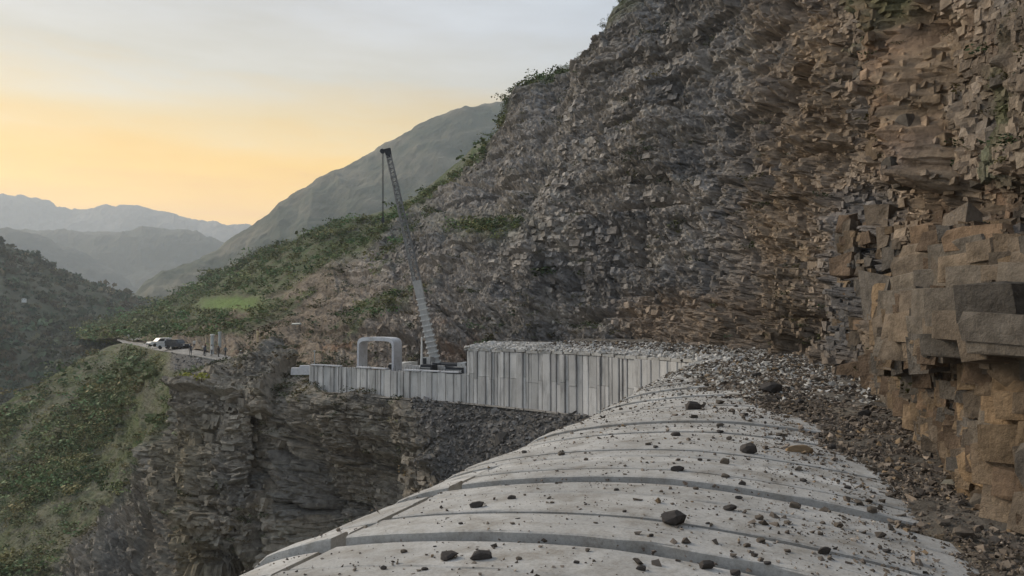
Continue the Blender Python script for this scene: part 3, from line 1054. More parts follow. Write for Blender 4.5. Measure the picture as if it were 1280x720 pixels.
def place_block(u_, py_, wpx, hpx, depth, out_, ci=None, jit=0.10, face=0.6):
    """one block whose face covers about wpx x hpx photo pixels, sitting in the cliff sheet"""
    global nb_blocks
    iu = int(np.argmin(np.abs(us - u_)))
    iv = int(np.argmin(np.abs(CL['py'][iu] - py_) + (vs > 1) * 1e4))
    p = gsm[iu, iv]; n_ = nr[iu, iv]
    dist = CL['D'][iu, iv] * 1.0
    w_ = wpx * dist / FPX; h_ = hpx * dist / FPX
    n2 = n_.copy(); n2[2] *= 0.1; n2 /= np.linalg.norm(n2)
    n2 = n2 * 0.55 + np.array([-0.55, -0.80, 0.05]) * face; n2 /= np.linalg.norm(n2)
    cosv = abs(np.dot(n2[:2] / np.linalg.norm(n2[:2]), p[:2] / np.linalg.norm(p[:2])))
    w_ = w_ / max(0.6, cosv)
    F_ = frames(n2)
    o = link('rock_block', rb.choice(blk_meshes[rb.randrange(len(sand_cols)) if ci is None else ci]), cliff)
    R_ = Matrix([list(r) for r in F_]).to_4x4()
    J = Matrix.Rotation(rb.gauss(0, jit), 4, 'Y') @ Matrix.Rotation(rb.gauss(0, jit), 4, 'Z') @ Matrix.Rotation(rb.gauss(0, jit * 0.7), 4, 'X')
    S_ = Matrix.Diagonal((w_ * 1.16, depth * 1.1, h_ * 1.14, 1))
    q = p + n2 * (out_ - depth * 0.5)
    o.matrix_basis = Matrix.Translation(Vector(q)) @ R_ @ J @ S_
    nb_blocks += 1


# courses of jointed sandstone from the buttress down to the foot
py_ = 366
while py_ < 640:
    h_ = rb.uniform(12, 24) if py_ < 455 else rb.uniform(16, 34)
    u_ = 1094 + max(0, (py_ - 480) * 0.80) + rb.uniform(0, 10)
    while u_ < 1390:
        w_ = rb.choice((rb.uniform(10, 16), rb.uniform(13, 24), rb.uniform(18, 30))) * (0.8 if u_ < 1150 else 1) * (1.6 if u_ > 1290 else 1)
        if rb.random() < 0.90 and not (u_ > 1190 and py_ < 440):
            place_block(u_ + w_ / 2, py_ + h_ / 2 + rb.uniform(-4, 4), w_ * 1.05, h_ * rb.uniform(0.85, 1.5), rb.uniform(0.35, 0.6), 0.30 + rb.choice((0, 0, 0.05, -0.05, 0.12, -0.2)) + rb.uniform(-0.04, 0.04), jit=0.06)
        u_ += w_
    py_ += h_
# big slabs of the buttress
for y_, h_, o_, ci in [(301, 20, 0.42, 4), (319, 19, 0.50, 2), (338, 22, 0.46, 1), (361, 27, 0.55, 2), (388, 29, 0.57, 2), (414, 24, 0.50, 1), (436, 20, 0.40, 2)]:
    u_ = 1196 + rb.uniform(-4, 8) + max(0, (318 - y_) * 0.5)
    while u_ < 1400:
        w_ = rb.uniform(20, 52)
        place_block(u_ + w_ / 2, y_ + rb.uniform(-1.5, 1.5), w_, h_ * rb.uniform(1.0, 1.35), 0.6, o_ * 0.85 + rb.uniform(-0.07, 0.05), ci if rb.random() < 0.7 else rb.choice((1, 2)), jit=0.04, face=0.40)
        u_ += w_
for (u_, y_, w_, h_, o_, ci) in [(1180, 355, 26, 18, 0.35, 3), (1176, 335, 22, 15, 0.32, 0), (1168, 388, 22, 26, 0.2, 0), (1150, 372, 18, 14, 0.2, 1), (1186, 398, 14, 30, 0.2, 3), (1180, 318, 18, 12, 0.28, 2)]:
    place_block(u_, y_, w_, h_, 0.5, o_, ci, jit=0.05)
# ragged ochre columns above
for i in range(45):
    y_ = rb.uniform(-10, 245)
    u_ = rb.choice((rb.gauss(1160, 14), rb.gauss(1188, 10), rb.uniform(1060, 1290)))
    place_block(u_, y_, rb.uniform(7, 13), rb.uniform(9, 24), rb.uniform(0.35, 0.6), rb.uniform(-0.05, 0.14), rb.choice((0, 1, 2, 1, 2)), jit=0.12)
print('blocks', nb_blocks)

# broken blocks over the rest of the face, joined
rng = np.random.default_rng(3)
vis = (CL['px'] > 470) & (CL['px'] < 1330) & (CL['py'] > -60) & (CL['py'] < 470) & (CL['v'] < 1.0) & (CL['v'] > 0.02)
cond = vis & (CL['green'] < 0.35)
iu, iv = pick(CL, cond, 10000, rng, np.clip(0.12 + smooth(-0.15, 0.35, fbm(CL['g'] * 0.09, 4, 422)) + 1.2 * smooth(960, 1060, CL['px']), 0, 3))
p = CL['g'][iu, iv]; n_ = CL['n'][iu, iv].copy(); n_[:, 2] *= 0.4
n_ += np.array([-0.5, -0.75, 0.0]) * smooth(930, 1080, CL['px'][iu, iv])[:, None] * 0.9
n_ /= np.linalg.norm(n_, axis=1, keepdims=True)
d_ = CL['D'][iu, iv]
sz = np.exp(rng.normal(0, 0.55, len(p))) * (0.07 + 0.0036 * d_)
clus = vnoise(p * 0.25, 5)
sz *= np.clip(0.8 + 0.7 * clus, 0.4, 1.35)
sz = np.minimum(sz, 0.14 + 0.0072 * d_)
scl = np.stack([sz * rng.uniform(0.8, 1.9, len(p)), sz * 0.8, sz * rng.uniform(0.5, 1.1, len(p))], -1)
R = np.einsum('nij,njk->nik', frames(n_), rand_rot(len(p), rng, 0.16))
ang = rng.normal(0, 0.18, len(p))
R = frames(n_)
Rj = rand_rot(len(p), rng, 0.15)
# keep the random spin small: blocks stay bedded
Rj = np.eye(3)[None] * 0.85 + 0.15 * Rj
R = np.einsum('nij,njk->nik', R, Rj)
cc = CL['col'][iu, iv] * rng.uniform(0.75, 1.45, (len(p), 1))
join_scatter('broken_blocks', SHARD, p - n_ * (sz * 0.12)[:, None], scl, R, np.clip(cc, 0.03, 0.5), M_rock, cliff)
cond = (CL['u'] > 1085) & (CL['u'] < 1420) & (CL['py'] > 280) & (CL['py'] < 720) & (CL['v'] < 1.0)
iu, iv = pick(CL, cond, 2600, rng, 0.12 + smooth(-0.15, 0.25, fbm(CL['g'] * 0.9, 3, 428)))
n_ = nr[iu, iv].copy(); n_[:, 2] *= 0.1; n_ = n_ * 0.55 + np.array([-0.33, -0.48, 0.03]); n_ /= np.linalg.norm(n_, axis=1, keepdims=True)
p = gsm[iu, iv] + nr[iu, iv] * rng.uniform(-0.10, 0.34, (len(iu), 1))
d_ = CL['D'][iu, iv]
sz = np.exp(rng.normal(0, 0.45, len(p))) * (0.03 + 0.0075 * d_)
scl = np.stack([sz * rng.uniform(0.7, 1.6, len(p)), sz * 0.9, sz * rng.uniform(0.5, 1.6, len(p))], -1)
Rj = np.eye(3)[None] * 0.85 + 0.15 * rand_rot(len(p), rng, 0.15)
cc = np.array(sand_cols)[rng.integers(0, 5, len(p))] * rng.uniform(0.65, 1.25, (len(p), 1))
join_scatter('broken_blocks', SHARD, p, scl, np.einsum('nij,njk->nik', frames(n_), Rj), np.clip(cc, 0.03, 0.5), M_rock, cliff)
cond = (CL['px'] > 1050) & (CL['px'] < 1330) & (CL['py'] > -40) & (CL['py'] < 300) & (CL['v'] < 1.0) & (CL['v'] > 0.02)
iu, iv = pick(CL, cond, 2600, rng, 0.15 + smooth(-0.2, 0.3, fbm(CL['g'] * 0.3, 3, 426)))
p = CL['g'][iu, iv]; n_ = CL['n'][iu, iv].copy(); n_[:, 2] *= 0.3
n_ += np.array([-0.45, -0.70, 0.0]); n_ /= np.linalg.norm(n_, axis=1, keepdims=True)
d_ = CL['D'][iu, iv]
sz = np.minimum(np.exp(rng.normal(0, 0.45, len(p))) * (0.04 + 0.0045 * d_), 0.26)
scl = np.stack([sz * rng.uniform(0.6, 1.5, len(p)), sz * 0.7, sz * rng.uniform(0.6, 1.6, len(p))], -1)
Rj = np.eye(3)[None] * 0.85 + 0.15 * rand_rot(len(p), rng, 0.15)
cc = CL['col'][iu, iv] * rng.uniform(0.7, 1.5, (len(p), 1))
join_scatter('broken_blocks', SHARD, p - n_ * (sz * 0.10)[:, None], scl, np.einsum('nij,njk->nik', frames(n_), Rj), np.clip(cc, 0.03, 0.5), M_rock, cliff)
# the same on the ravine face
cond = (LO['px'] > 60) & (LO['px'] < 640) & (LO['py'] > 432) & (LO['py'] < 740) & (LO['green'] < 0.3) & (LO['scree'] < 0.4) & (LO['v'] > np.where(LO['px'] > 365, 1.0, 0.08))
iu, iv = pick(LO, cond, 2400, rng, 0.1 + smooth(-0.1, 0.3, fbm(LO['g'] * 0.1, 3, 431)))
p = LO['g'][iu, iv]; n_ = LO['n'][iu, iv].copy(); n_[:, 2] *= 0.4; n_ /= np.linalg.norm(n_, axis=1, keepdims=True)
sz = np.exp(rng.normal(0, 0.5, len(p))) * 0.34
scl = np.stack([sz * rng.uniform(0.8, 1.9, len(p)), sz * 0.8, sz * rng.uniform(0.5, 1.0, len(p))], -1)
Rj = np.eye(3)[None] * 0.85 + 0.15 * rand_rot(len(p), rng, 0.15)
cc = lcol[iu, iv] * rng.uniform(0.75, 1.4, (len(p), 1))
join_scatter('broken_blocks', SHARD, p - n_ * (sz * 0.12)[:, None], scl, np.einsum('nij,njk->nik', frames(n_), Rj), np.clip(cc, 0.03, 0.5), M_rock, ravine)
# gravel of the bank below the wall
cond = (LO['px'] > 200) & (LO['px'] < 900) & (LO['scree'] > 0.5) & (LO['v'] > 0.02) & (LO['v'] < 3)
iu, iv = pick(LO, cond, 9000, rng)
p = LO['g'][iu, iv] + rng.normal(0, 0.12, (9000, 3))
sz = np.exp(rng.normal(-1.45, 0.5, len(p)))
cc = np.clip(C(0.135, 0.130, 0.126)[None] * np.exp(rng.normal(0, 0.35, (len(p), 1))), 0.03, 0.4)
gb_ = join_scatter('gravel', SML, p, np.repeat(sz[:, None], 3, 1), rand_rot(len(p), rng), cc, M_stone)
set_tags(gb_, 'dark grey gravel bank heaped below the wall of concrete panels', 'gravel')

# ------------------------------------------------------------------ the concrete gallery
e0, _, _ = eave(0)
gal = empty('tunnel_gallery', (float(e0[0]), float(e0[1]), -8.2), 'long grey concrete gallery with arched panel roof curving along the cliff', 'tunnel gallery')
inv = Matrix.Translation((-float(e0[0]), -float(e0[1]), 8.2))
GO = np.array([float(e0[0]), float(e0[1]), -8.2])


def shell(s0, s1, t0, t1, thick, dz=0.0, nt=22, chip=0.0, seed=0, tiltz=0.0):
    """curved slab of roof between two ring positions"""
    r = np.random.default_rng(seed)
    t = np.linspace(t0, t1, nt + 1)
    # a few interior rows so edges can be a little ragged
    srow = np.array([s0, s0 + 0.035, s1 - 0.035, s1])
    S_, T_ = np.meshgrid(srow, t, indexing='ij')
    S_[0] += r.normal(0, chip, nt + 1); S_[3] += r.normal(0, chip, nt + 1)
    zz = np.full(S_.shape, dz); zz[0] -= 0.02; zz[3] -= 0.02
    zz = zz + tiltz * (T_)
    top = roof_pt(S_, T_, zz)
    bot = top.copy(); bot[..., 2] -= thick
    nv_ = nt + 1
    v = np.concatenate([top.reshape(-1, 3), bot.reshape(-1, 3)]) - GO
    idx = np.arange(4 * nv_).reshape(4, nv_)
    f = []
    for a in range(3):
        for b in range(nt):
            f.append((idx[a, b], idx[a, b + 1], idx[a + 1, b + 1], idx[a + 1, b]))
    o_ = 4 * nv_
    f += [(o_ + idx[0, b], o_ + idx[3, b], o_ + idx[3, b + 1], o_ + idx[0, b + 1]) for b in range(nt)]
    f += [(idx[0, b], o_ + idx[0, b], o_ + idx[0, b + 1], idx[0, b + 1]) for b in range(nt)]
    f += [(idx[3, b], idx[3, b + 1], o_ + idx[3, b + 1], o_ + idx[3, b]) for b in range(nt)]
    for b in (0, nt):
        for a in range(3):
            q = (idx[a, b], idx[a + 1, b], o_ + idx[a + 1, b], o_ + idx[a, b])
            f.append(q if b == 0 else q[::-1])
    return v, np.array(f)


joints = [-16, -12, -8, -5, -2.4, 0, 1.3, 2.55, 3.8, 5.0, 6.2, 7.41, 8.54, 9.69, 10.93, 12.17, 13.5, 14.75, 16.1, 17.7, 19.2]
wide = {8.54: .12, 9.69: .11, 12.17: .15, 17.7: .30, 5.0: .14, 7.41: .08, 10.93: .08, 13.5: .06, 14.75: 0.08, 16.1: 0.12, 6.2: .12}
s_ = 19.2
rr_ = random.Random(12)
while s_ < S_FULL - 1.3:
    s_ += rr_.uniform(1.15, 1.5)
    joints.append(s_)
    if rr_.random() < 0.4: wide[s_] = rr_.uniform(0.12, 0.26)
joints.append(S_FULL)
# narrow joints half way across the wider rings
extra = [(a_ + b_) / 2 + rr_.uniform(-0.06, 0.06) for a_, b_ in zip(joints[:-1], joints[1:]) if 4 < a_ < 40 and rr_.random() < 0.75]
for x_ in extra: wide[x_] = rr_.choice((0.02, 0.03, 0.05))
joints = sorted(joints + extra)
CRK = -0.73
PDZ = []                       # (start, end, height offset) of every roof panel


def panel_dz(s):
    """height of the panel surface above the smooth vault; open joints are deep"""
    a_ = np.array([q[0] for q in PDZ]); b_ = np.array([q[1] for q in PDZ]); z_ = np.array([q[2] for q in PDZ])
    i_ = np.clip(np.searchsorted(a_, s) - 1, 0, len(a_) - 1)
    return np.where(s < b_[i_], z_[i_], -0.14)


for i in range(len(joints) - 1):
    a, b = joints[i], joints[i + 1]
    ga_, gb2 = wide.get(a, 0.08) / 2, wide.get(b, 0.08) / 2
    dz = rr_.uniform(-0.025, 0.02)
    dz += rr_.choice((-0.05, -0.02, 0.02, 0.04))
    PDZ.append((a + ga_, b - gb2, dz))
    split = 1.0 < a < 14
    if split:
        ck = CRK + rr_.uniform(-0.012, 0.012)
        v, f = shell(a + ga_, b - gb2, ck + 0.022, 1.0, 0.25, dz, chip=0.012, seed=i)
        link('roof_panel', np_mesh('roof_panel', v, f, M_roof), gal, )
        v, f = shell(a + ga_ + 0.02, b - gb2 - 0.01, -1.0, ck - 0.030, 0.25, dz - 0.04 + rr_.uniform(-0.05, 0.03), nt=6, chip=0.012, seed=i + 99)
        link('haunch_panel', np_mesh('haunch_panel', v, f, M_roof), gal)
    else:
        v, f = shell(a + ga_, b - gb2, -1.0, 1.0, 0.22, dz, nt=26 if a < 40 else 18, chip=0.008, seed=i)
        link('roof_panel', np_mesh('roof_panel', v, f, M_roof), gal)
# membrane seen in the open joints
S_, T_ = np.meshgrid(np.linspace(-16, S_FULL - 0.1, 110), np.linspace(-0.68, 1, 30), indexing='ij')
lin = roof_pt(S_, T_, -0.15) - GO
link('waterproof_membrane', np_mesh('waterproof_membrane', lin.reshape(-1, 3), grid_faces(110, 30, True), M_walldark, smooth_shade=True), gal)


def wall_piece(s0, s1, z0, z1, off, thick, side=-1, cut=0.0):
    """upright precast panel between two arc positions; off pushes it out from the eave line"""
    v = []
    for s in (s0, s1):
        e, t, n = eave(s)
        base_ = e - n * off if side < 0 else e + n * (2 * W + off)
        q = n * thick * (1 if side < 0 else -1)
        c = 0.02
        for z in (z0, z1):
            v.append([*base_, z]); v.append([*(base_ + q), z])
    v = np.array(v)
    # chamfer the two outer vertical edges by adding a slightly recessed rim
    tdir = v[4] - v[0]; tdir[2] = 0; L = np.linalg.norm(tdir); tdir /= L
    e, t, n = eave((s0 + s1) / 2)
    nd = np.array([*n, 0]) * (1 if side < 0 else -1)
    c = min(0.05, L * 0.08)
    A0, B0 = v[0].copy(), v[4].copy()
    pts = []
    for z in (z0, z1 - cut, ):
        pass
    prof = [(A0 + nd * thick), (A0 + nd * c), (A0 + tdir * c), (B0 - tdir * c), (B0 + nd * c), (B0 + nd * thick)]
    V_ = [np.array([q_[0], q_[1], z]) for z in (z0, z1) for q_ in prof]
    n6 = 6
    F4 = [(i, (i + 1) % n6, n6 + (i + 1) % n6, n6 + i) for i in range(n6)]
    me = bpy.data.meshes.new('wall_panel')
    me.from_pydata([tuple(q_ - GO) for q_ in V_], [], F4 + [tuple(range(5, -1, -1)), tuple(range(6, 12))])
    me.materials.append(M_wall)
    me.update()
    return me


rw = random.Random(21)
WALL_FOOT, WALL_MID, WALL_TOP = -8.25, -5.72, -3.28
# near stretch: tall panels, one per roof ring
for i in range(len(joints) - 1):
    a, b = joints[i], joints[i + 1]
    if b > 42: break
    zt = float(roof_pt(np.array((a + b) / 2), np.array(-1.0))[2]) - 0.26
    link('wall_panel', wall_piece(a + 0.02, b - 0.02, -10.5 if a > 20 else -9.5, zt, rw.uniform(-0.02, 0.03), 0.3), gal)
s_ = a
while s_ < S_FULL - 0.4:
    w_ = rw.choice((0.3, 0.42, 0.5, 0.62, 0.8, 0.95))
    e_ = min(s_ + w_, S_FULL)
    gap = rw.choice((0.02, 0.03, 0.05, 0.12))
    zt = float(roof_pt(np.array((s_ + e_) / 2), np.array(-1.0))[2]) - 0.24
    off = rw.uniform(-0.08, 0.07)
    if rw.random() < 0.30:
        link('wall_panel', wall_piece(s_ + gap / 2, e_ - gap / 2, WALL_FOOT - 0.3, zt, off, 0.3), gal)
    else:
        zm = WALL_MID + rw.choice((0, 0, 0, -0.25, 0.2))
        link('wall_panel', wall_piece(s_ + gap / 2, e_ - gap / 2, WALL_FOOT - 0.3, zm, off, 0.3), gal)
        link('wall_panel', wall_piece(s_ + gap / 2, e_ - gap / 2, zm + 0.03, zt, off + rw.uniform(-0.05, 0.05), 0.3), gal)
    s_ = e_
while s_ < S_END:
    w_ = rw.choice((0.3, 0.45, 0.6, 0.8, 1.0))
    e_ = min(s_ + w_, S_END)
    gap = rw.choice((0.03, 0.04, 0.06, 0.14))
    link('wall_panel', wall_piece(s_ + gap / 2, e_ - gap / 2, WALL_FOOT - 0.3, WALL_MID + 0.12 + rw.uniform(-0.06, 0.06), rw.uniform(-0.08, 0.07), 0.3), gal)
    s_ = e_
for k_ in range(9):
    a_, b_ = S_FULL + 0.5 + k_ * 2.25, S_FULL + 0.5 + k_ * 2.25 + 2.1
    if k_ in (3, 6) or b_ > S_END: continue
    me = wall_piece(a_, b_, WALL_MID + 0.20, WALL_MID + 0.32, 0.10, 0.5)
    me.materials.clear(); me.materials.append(M_frame); me.name = 'coping'
    link('coping', me, gal)
# uphill wall of the stretch that is still open
s_ = S_FULL
s_in0 = s_
while s_ < s_at_px(452):
    e_ = s_ + 1.25
    link('wall_panel', wall_piece(s_ + 0.02, e_ - 0.02, WALL_FOOT - 0.1, WALL_MID + 0.35 + rw.uniform(-0.15, 0.1), -5.2 + rw.uniform(-.04, .04), 0.3, side=1), gal)
    s_ = e_
# backing behind the panel joints, and the closed end of the roofed part
bk = MB()
ssb = np.concatenate([np.linspace(-16, S_FULL - 0.3, 60)])
for i in range(len(ssb) - 1):
    q = []
    for s in (ssb[i], ssb[i + 1]):
        e, t, n = eave(s)
        q.append(e + n * 0.34 - GO[:2])
    zt = -3.55 if ssb[i] > 40 else -4.0
    bk.add([(*q[0], -1.5), (*q[1], -1.5), (*q[1], zt - GO[2]), (*q[0], zt - GO[2])], [(0, 1, 2, 3)])
bk.build('joint_backing', M_walldark, gal)
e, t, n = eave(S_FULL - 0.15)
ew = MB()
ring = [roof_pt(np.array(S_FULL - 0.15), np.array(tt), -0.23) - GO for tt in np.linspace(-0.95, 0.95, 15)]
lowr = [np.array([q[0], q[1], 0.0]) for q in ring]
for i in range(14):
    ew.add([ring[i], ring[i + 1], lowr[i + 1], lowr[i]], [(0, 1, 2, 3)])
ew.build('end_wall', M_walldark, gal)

# ------------------------------------------------------------------ rubble against the cliff, on the roof
def base_edge(s):
    """distance (in t) at which the cliff foot meets the roof"""
    return np.interp(s, [-16, 0, 10, 20, 30, 40, 48, 60], [1.05, 1.02, 0.99, 0.97, 0.95, 0.80, 0.75, 1.2])


def bound_t(s):
    """where rubble starts to bury the roof"""
    return np.interp(s, [-16, 4, 8, 12, 17, 22, 27, 32, 38, 50, 62, 75], [0.74, 0.74, 0.70, 0.60, 0.44, 0.20, -0.20, -0.60, -0.85, -0.85, -0.7, -0.6])


def rubble_h(s, t):
    b = bound_t(s)
    x = np.clip((t - b) / np.maximum(1.15 - b, 0.1), 0, 1)
    return (0.06 + 0.75 * x ** 1.2) * smooth(0, 0.12, t - b) * (0.30 + 0.70 * smooth(75, 50, s)) * (1 - 0.35 * smooth(28, 50, s))


sg = np.linspace(-16, 74, 420); xg = np.linspace(0, 1, 70)
S_, X_ = np.meshgrid(sg, xg, indexing='ij')
Bt = bound_t(S_)
T_ = Bt + X_ * (1.55 - Bt)
rp = roof_pt(S_, np.minimum(T_, 3.0), 0)
rp[..., 2] += rubble_h(S_, T_) - 0.05 + np.where(T_ > 1, 0.9 * (T_ - 1), 0) + 0.12 * fbm(rp * 1.3, 4, 301) * smooth(0, 0.1, T_ - Bt)
rcol = mixc_(np.broadcast_to(C(0.150, 0.137, 0.12), rp.shape), C(0.23, 0.20, 0.16), smooth(0.0, 0.5, fbm(rp * 0.7, 4, 302)))
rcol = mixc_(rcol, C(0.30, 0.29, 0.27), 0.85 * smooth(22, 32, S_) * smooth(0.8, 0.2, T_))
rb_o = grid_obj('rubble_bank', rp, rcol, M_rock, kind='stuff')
set_tags(rb_o, 'brown grey rubble heaped between the concrete roof and the cliff foot', 'rubble')

rng = np.random.default_rng(17)
NS = 64000
s0 = 1.0 + 70 * rng.random(NS) ** 1.15
t0 = rng.uniform(-1.0, 1.25, NS)
dens = np.exp(-np.maximum(bound_t(s0) - t0, 0) / np.where(s0 < 20, 0.26, 0.32)) * 1.0
dens = np.maximum(dens, 0.035 + 0.26 * smooth(13, 30, s0) + 0.035 * smooth(-0.4, 0.5, t0))
dens *= 0.55 + 0.9 * (vnoise(np.stack([s0 * 1.1, t0 * 5, 0 * s0], -1), 8) * 0.5 + 0.5)
keep = rng.random(NS) < dens
s0, t0 = s0[keep], t0[keep]
p = roof_pt(s0, np.clip(t0, -1, 3), 0)
on = smooth(0, 0.02, t0 - bound_t(s0))
p[:, 2] += np.where(t0 > bound_t(s0), rubble_h(s0, t0) - 0.04 + np.where(t0 > 1, 0.9 * (t0 - 1), 0), 0)
dist = np.linalg.norm(p, axis=1)
sz = np.exp(rng.normal(-3.45, 0.62, len(p))) * (1 + dist * 0.022) * (1 + 0.6 * on)
sz = np.clip(sz, 0.012, 0.12 + 0.006 * dist)
dark = C(0.115, 0.098, 0.083)[None]
tint = rng.random((len(p), 1))
cc = dark * np.exp(rng.normal(0.2, 0.38, (len(p), 1)))
cc = np.where(tint > 0.86, C(0.27, 0.20, 0.13)[None] * rng.uniform(0.7, 1.1, (len(p), 1)), cc)
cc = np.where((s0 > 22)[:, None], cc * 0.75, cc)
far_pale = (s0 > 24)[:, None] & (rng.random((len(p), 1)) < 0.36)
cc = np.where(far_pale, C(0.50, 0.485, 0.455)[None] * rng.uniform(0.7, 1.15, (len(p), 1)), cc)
p[:, 2] += sz * 0.12 + panel_dz(s0) * (1 - on)
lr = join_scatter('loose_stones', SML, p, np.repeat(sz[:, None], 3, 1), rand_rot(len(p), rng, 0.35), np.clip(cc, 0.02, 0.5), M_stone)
set_tags(lr, 'small dark stones and grit strewn over the concrete roof', 'stones')
print('loose stones', len(p))
rng = np.random.default_rng(19)
s2 = rng.uniform(44, S_FULL, 2600); t2 = -0.99 + 0.75 * rng.random(2600) ** 1.6
p = roof_pt(s2, t2, 0.03)
sz = np.exp(rng.normal(-1.6, 0.45, len(p)))
lr = join_scatter('concrete_debris', SML, p, np.repeat(sz[:, None], 3, 1), rand_rot(len(p), rng, 0.35), C(0.56, 0.55, 0.53)[None] * rng.uniform(0.7, 1.1, (len(p), 1)), M_stone)
set_tags(lr, 'pale concrete lumps strewn along the rim of the far gallery roof', 'debris')
n4 = 15000
s4 = 5 + 27 * rng.random(n4) ** 1.5
t4 = bound_t(s4) + rng.uniform(-0.03, 0.7, n4)
t4 = np.minimum(t4, 1.3)
p = roof_pt(s4, np.clip(t4, -1, 3), 0)
p[:, 2] += rubble_h(s4, t4) - 0.03 + np.where(t4 > 1, 0.9 * (t4 - 1), 0)
sz = np.exp(rng.normal(-2.85, 0.5, n4)) * (0.8 + 0.02 * s4)
cc = C(0.14, 0.115, 0.092)[None] * np.exp(rng.normal(0.1, 0.42, (n4, 1)))
lr = join_scatter('rubble_stones', SML, p, np.repeat(sz[:, None], 3, 1), rand_rot(n4, rng, 0.35), np.clip(cc, 0.02, 0.45), M_stone)
set_tags(lr, 'brown broken stones covering the rubble bank at the cliff foot', 'stones')
jj = np.array([j_ for j_ in joints if 3 < j_ < 36])
n3 = 5200
s3 = rng.choice(jj, n3) + rng.normal(0, 0.035, n3) - 0.02
t3 = rng.uniform(-0.6, 1.0, n3)
kp = rng.random(n3) < (0.12 + 0.88 * smooth(-0.3, 0.7, t3)) * (0.5 + vnoise(np.stack([s3 * 0.5, t3 * 6, 0 * s3], -1), 33))
s3, t3 = s3[kp], t3[kp]
p = roof_pt(s3, t3, -0.03) + 0
sz = np.exp(rng.normal(-2.85, 0.4, len(p)))
lr = join_scatter('joint_gravel', SML, p, np.repeat(sz[:, None], 3, 1), rand_rot(len(p), rng, 0.35), C(0.12, 0.10, 0.085)[None] * np.exp(rng.normal(0.1, 0.35, (len(p), 1))), M_stone)
set_tags(lr, 'dark gravel caught in the curved joints between roof panels', 'gravel')
# thin dust and grit film: tiny chips only near the camera
NS = 26000
s1 = 3.5 + 18 * rng.random(NS) ** 1.3
t1 = rng.uniform(-0.95, 1.0, NS)
dn = 0.16 + 0.84 * np.exp(-np.maximum(bound_t(s1) - t1, 0) / 0.25)
kp = rng.random(NS) < dn * (0.4 + 1.2 * (vnoise(np.stack([s1 * 0.9, t1 * 4, 0 * s1], -1), 9) * .5 + .5))
s1, t1 = s1[kp], t1[kp]
p = roof_pt(s1, t1, 0.004); p[:, 2] += panel_dz(s1) * (t1 < bound_t(s1))
p[:, 2] += np.where(t1 > bound_t(s1), rubble_h(s1, t1), 0)
sz = np.exp(rng.normal(-3.75, 0.55, len(p)))
cc = C(0.15, 0.13, 0.11)[None] * np.exp(rng.normal(0.1, 0.4, (len(p), 1)))
lr = join_scatter('grit', SML, p, np.repeat(sz[:, None], 3, 1), rand_rot(len(p), rng, 0.35), np.clip(cc, 0.02, 0.5), M_stone)
set_tags(lr, 'fine brown grit scattered on the near roof panels', 'grit')

# single boulders and stones on the roof, placed where the photograph shows them
SG, TG = np.meshgrid(np.linspace(3, 60, 1400), np.linspace(-0.99, 1.1, 260), indexing='ij')
RG = roof_pt(SG, TG, 0)
RG[..., 2] += np.where(TG > bound_t(SG), rubble_h(SG, TG), np.maximum(panel_dz(SG), -0.06))
RX, RY, RD = proj(RG)
b_dark = variant_meshes('boulder', BOULD, M_stone, (0.075, 0.068, 0.064))
b_tan = variant_meshes('boulder', BOULD, M_stone, (0.30, 0.215, 0.13))
b_brown = variant_meshes('boulder', BOULD, M_stone, (0.135, 0.115, 0.095))
big_list = [
    (842, 654, 32, 1.15, b_dark, 'large dark angular boulder sitting on a roof joint, the biggest on the bare concrete'),
    (561, 699, 23, 0.8, b_dark, 'dark flat boulder on the near roof, left one of a close pair'),
    (603, 698, 27, 0.72, b_dark, 'dark flat boulder on the near roof, right and wider one of a close pair'),
    (597, 634, 18, 0.8, b_dark, 'dark brown stone near the cracked left haunch, above the pair of flat boulders'),
    (640, 624, 11, 0.8, b_dark, 'small dark stone just right of the brown stone by the cracked haunch'),
    (999, 570, 36, 0.7, b_tan, 'tan sandstone boulder at the rim of the rubble, the only yellowish one'),
    (935, 566, 19, 1.5, b_dark, 'upright dark grey boulder left of the tan sandstone boulder'),
    (847, 588, 17, 0.75, b_dark, 'dark rounded stone on bare concrete left of the upright boulder'),
    (905, 579, 12, 1.1, b_brown, 'grey brown stone between the rounded stone and the upright boulder'),
    (865, 514, 22, 1.1, b_dark, 'dark boulder at the upper edge of the bare roof near the far wall'),
    (964, 490, 26, 1.1, b_dark, 'dark rugged boulder deep in the rubble bank near the cliff'),
    (702, 569, 10, 1.0, b_brown, 'small brown stone alone near the far left rim of the roof'),
    (884, 711, 20, 0.9, b_dark, 'dark stone at the bottom edge of the view below the biggest boulder'),
    (1032, 692, 17, 0.9, b_dark, 'dark stone on the near roof among grit by the rubble edge'),
    (913, 637, 16, 0.9, b_dark, 'dark brown stone to the right of the biggest boulder'),
    (992, 635, 15, 0.9, b_brown, 'brown stone on bare concrete below the tan sandstone boulder'),
    (905, 596, 12, 0.8, b_brown, 'small brown stone below the grey brown one'),
    (929, 606, 9, 1.0, b_dark, 'small dark stone above the dark brown stone'),
    (803, 714, 12, 0.9, b_dark, 'small dark stone at the bottom edge left of centre'),
    (1115, 620, 14, 0.8, b_brown, 'brown stone half sunk in the rubble bank'),
    (1080, 520, 16, 0.9, b_dark, 'dark block near the foot of the cliff in the rubble'),
    (1205, 668, 22, 0.7, b_brown, 'flat reddish brown stone in the rubble at lower right'),
    (1180, 655, 16, 0.8, b_brown, 'small reddish brown stone beside the flat one at lower right'),
]


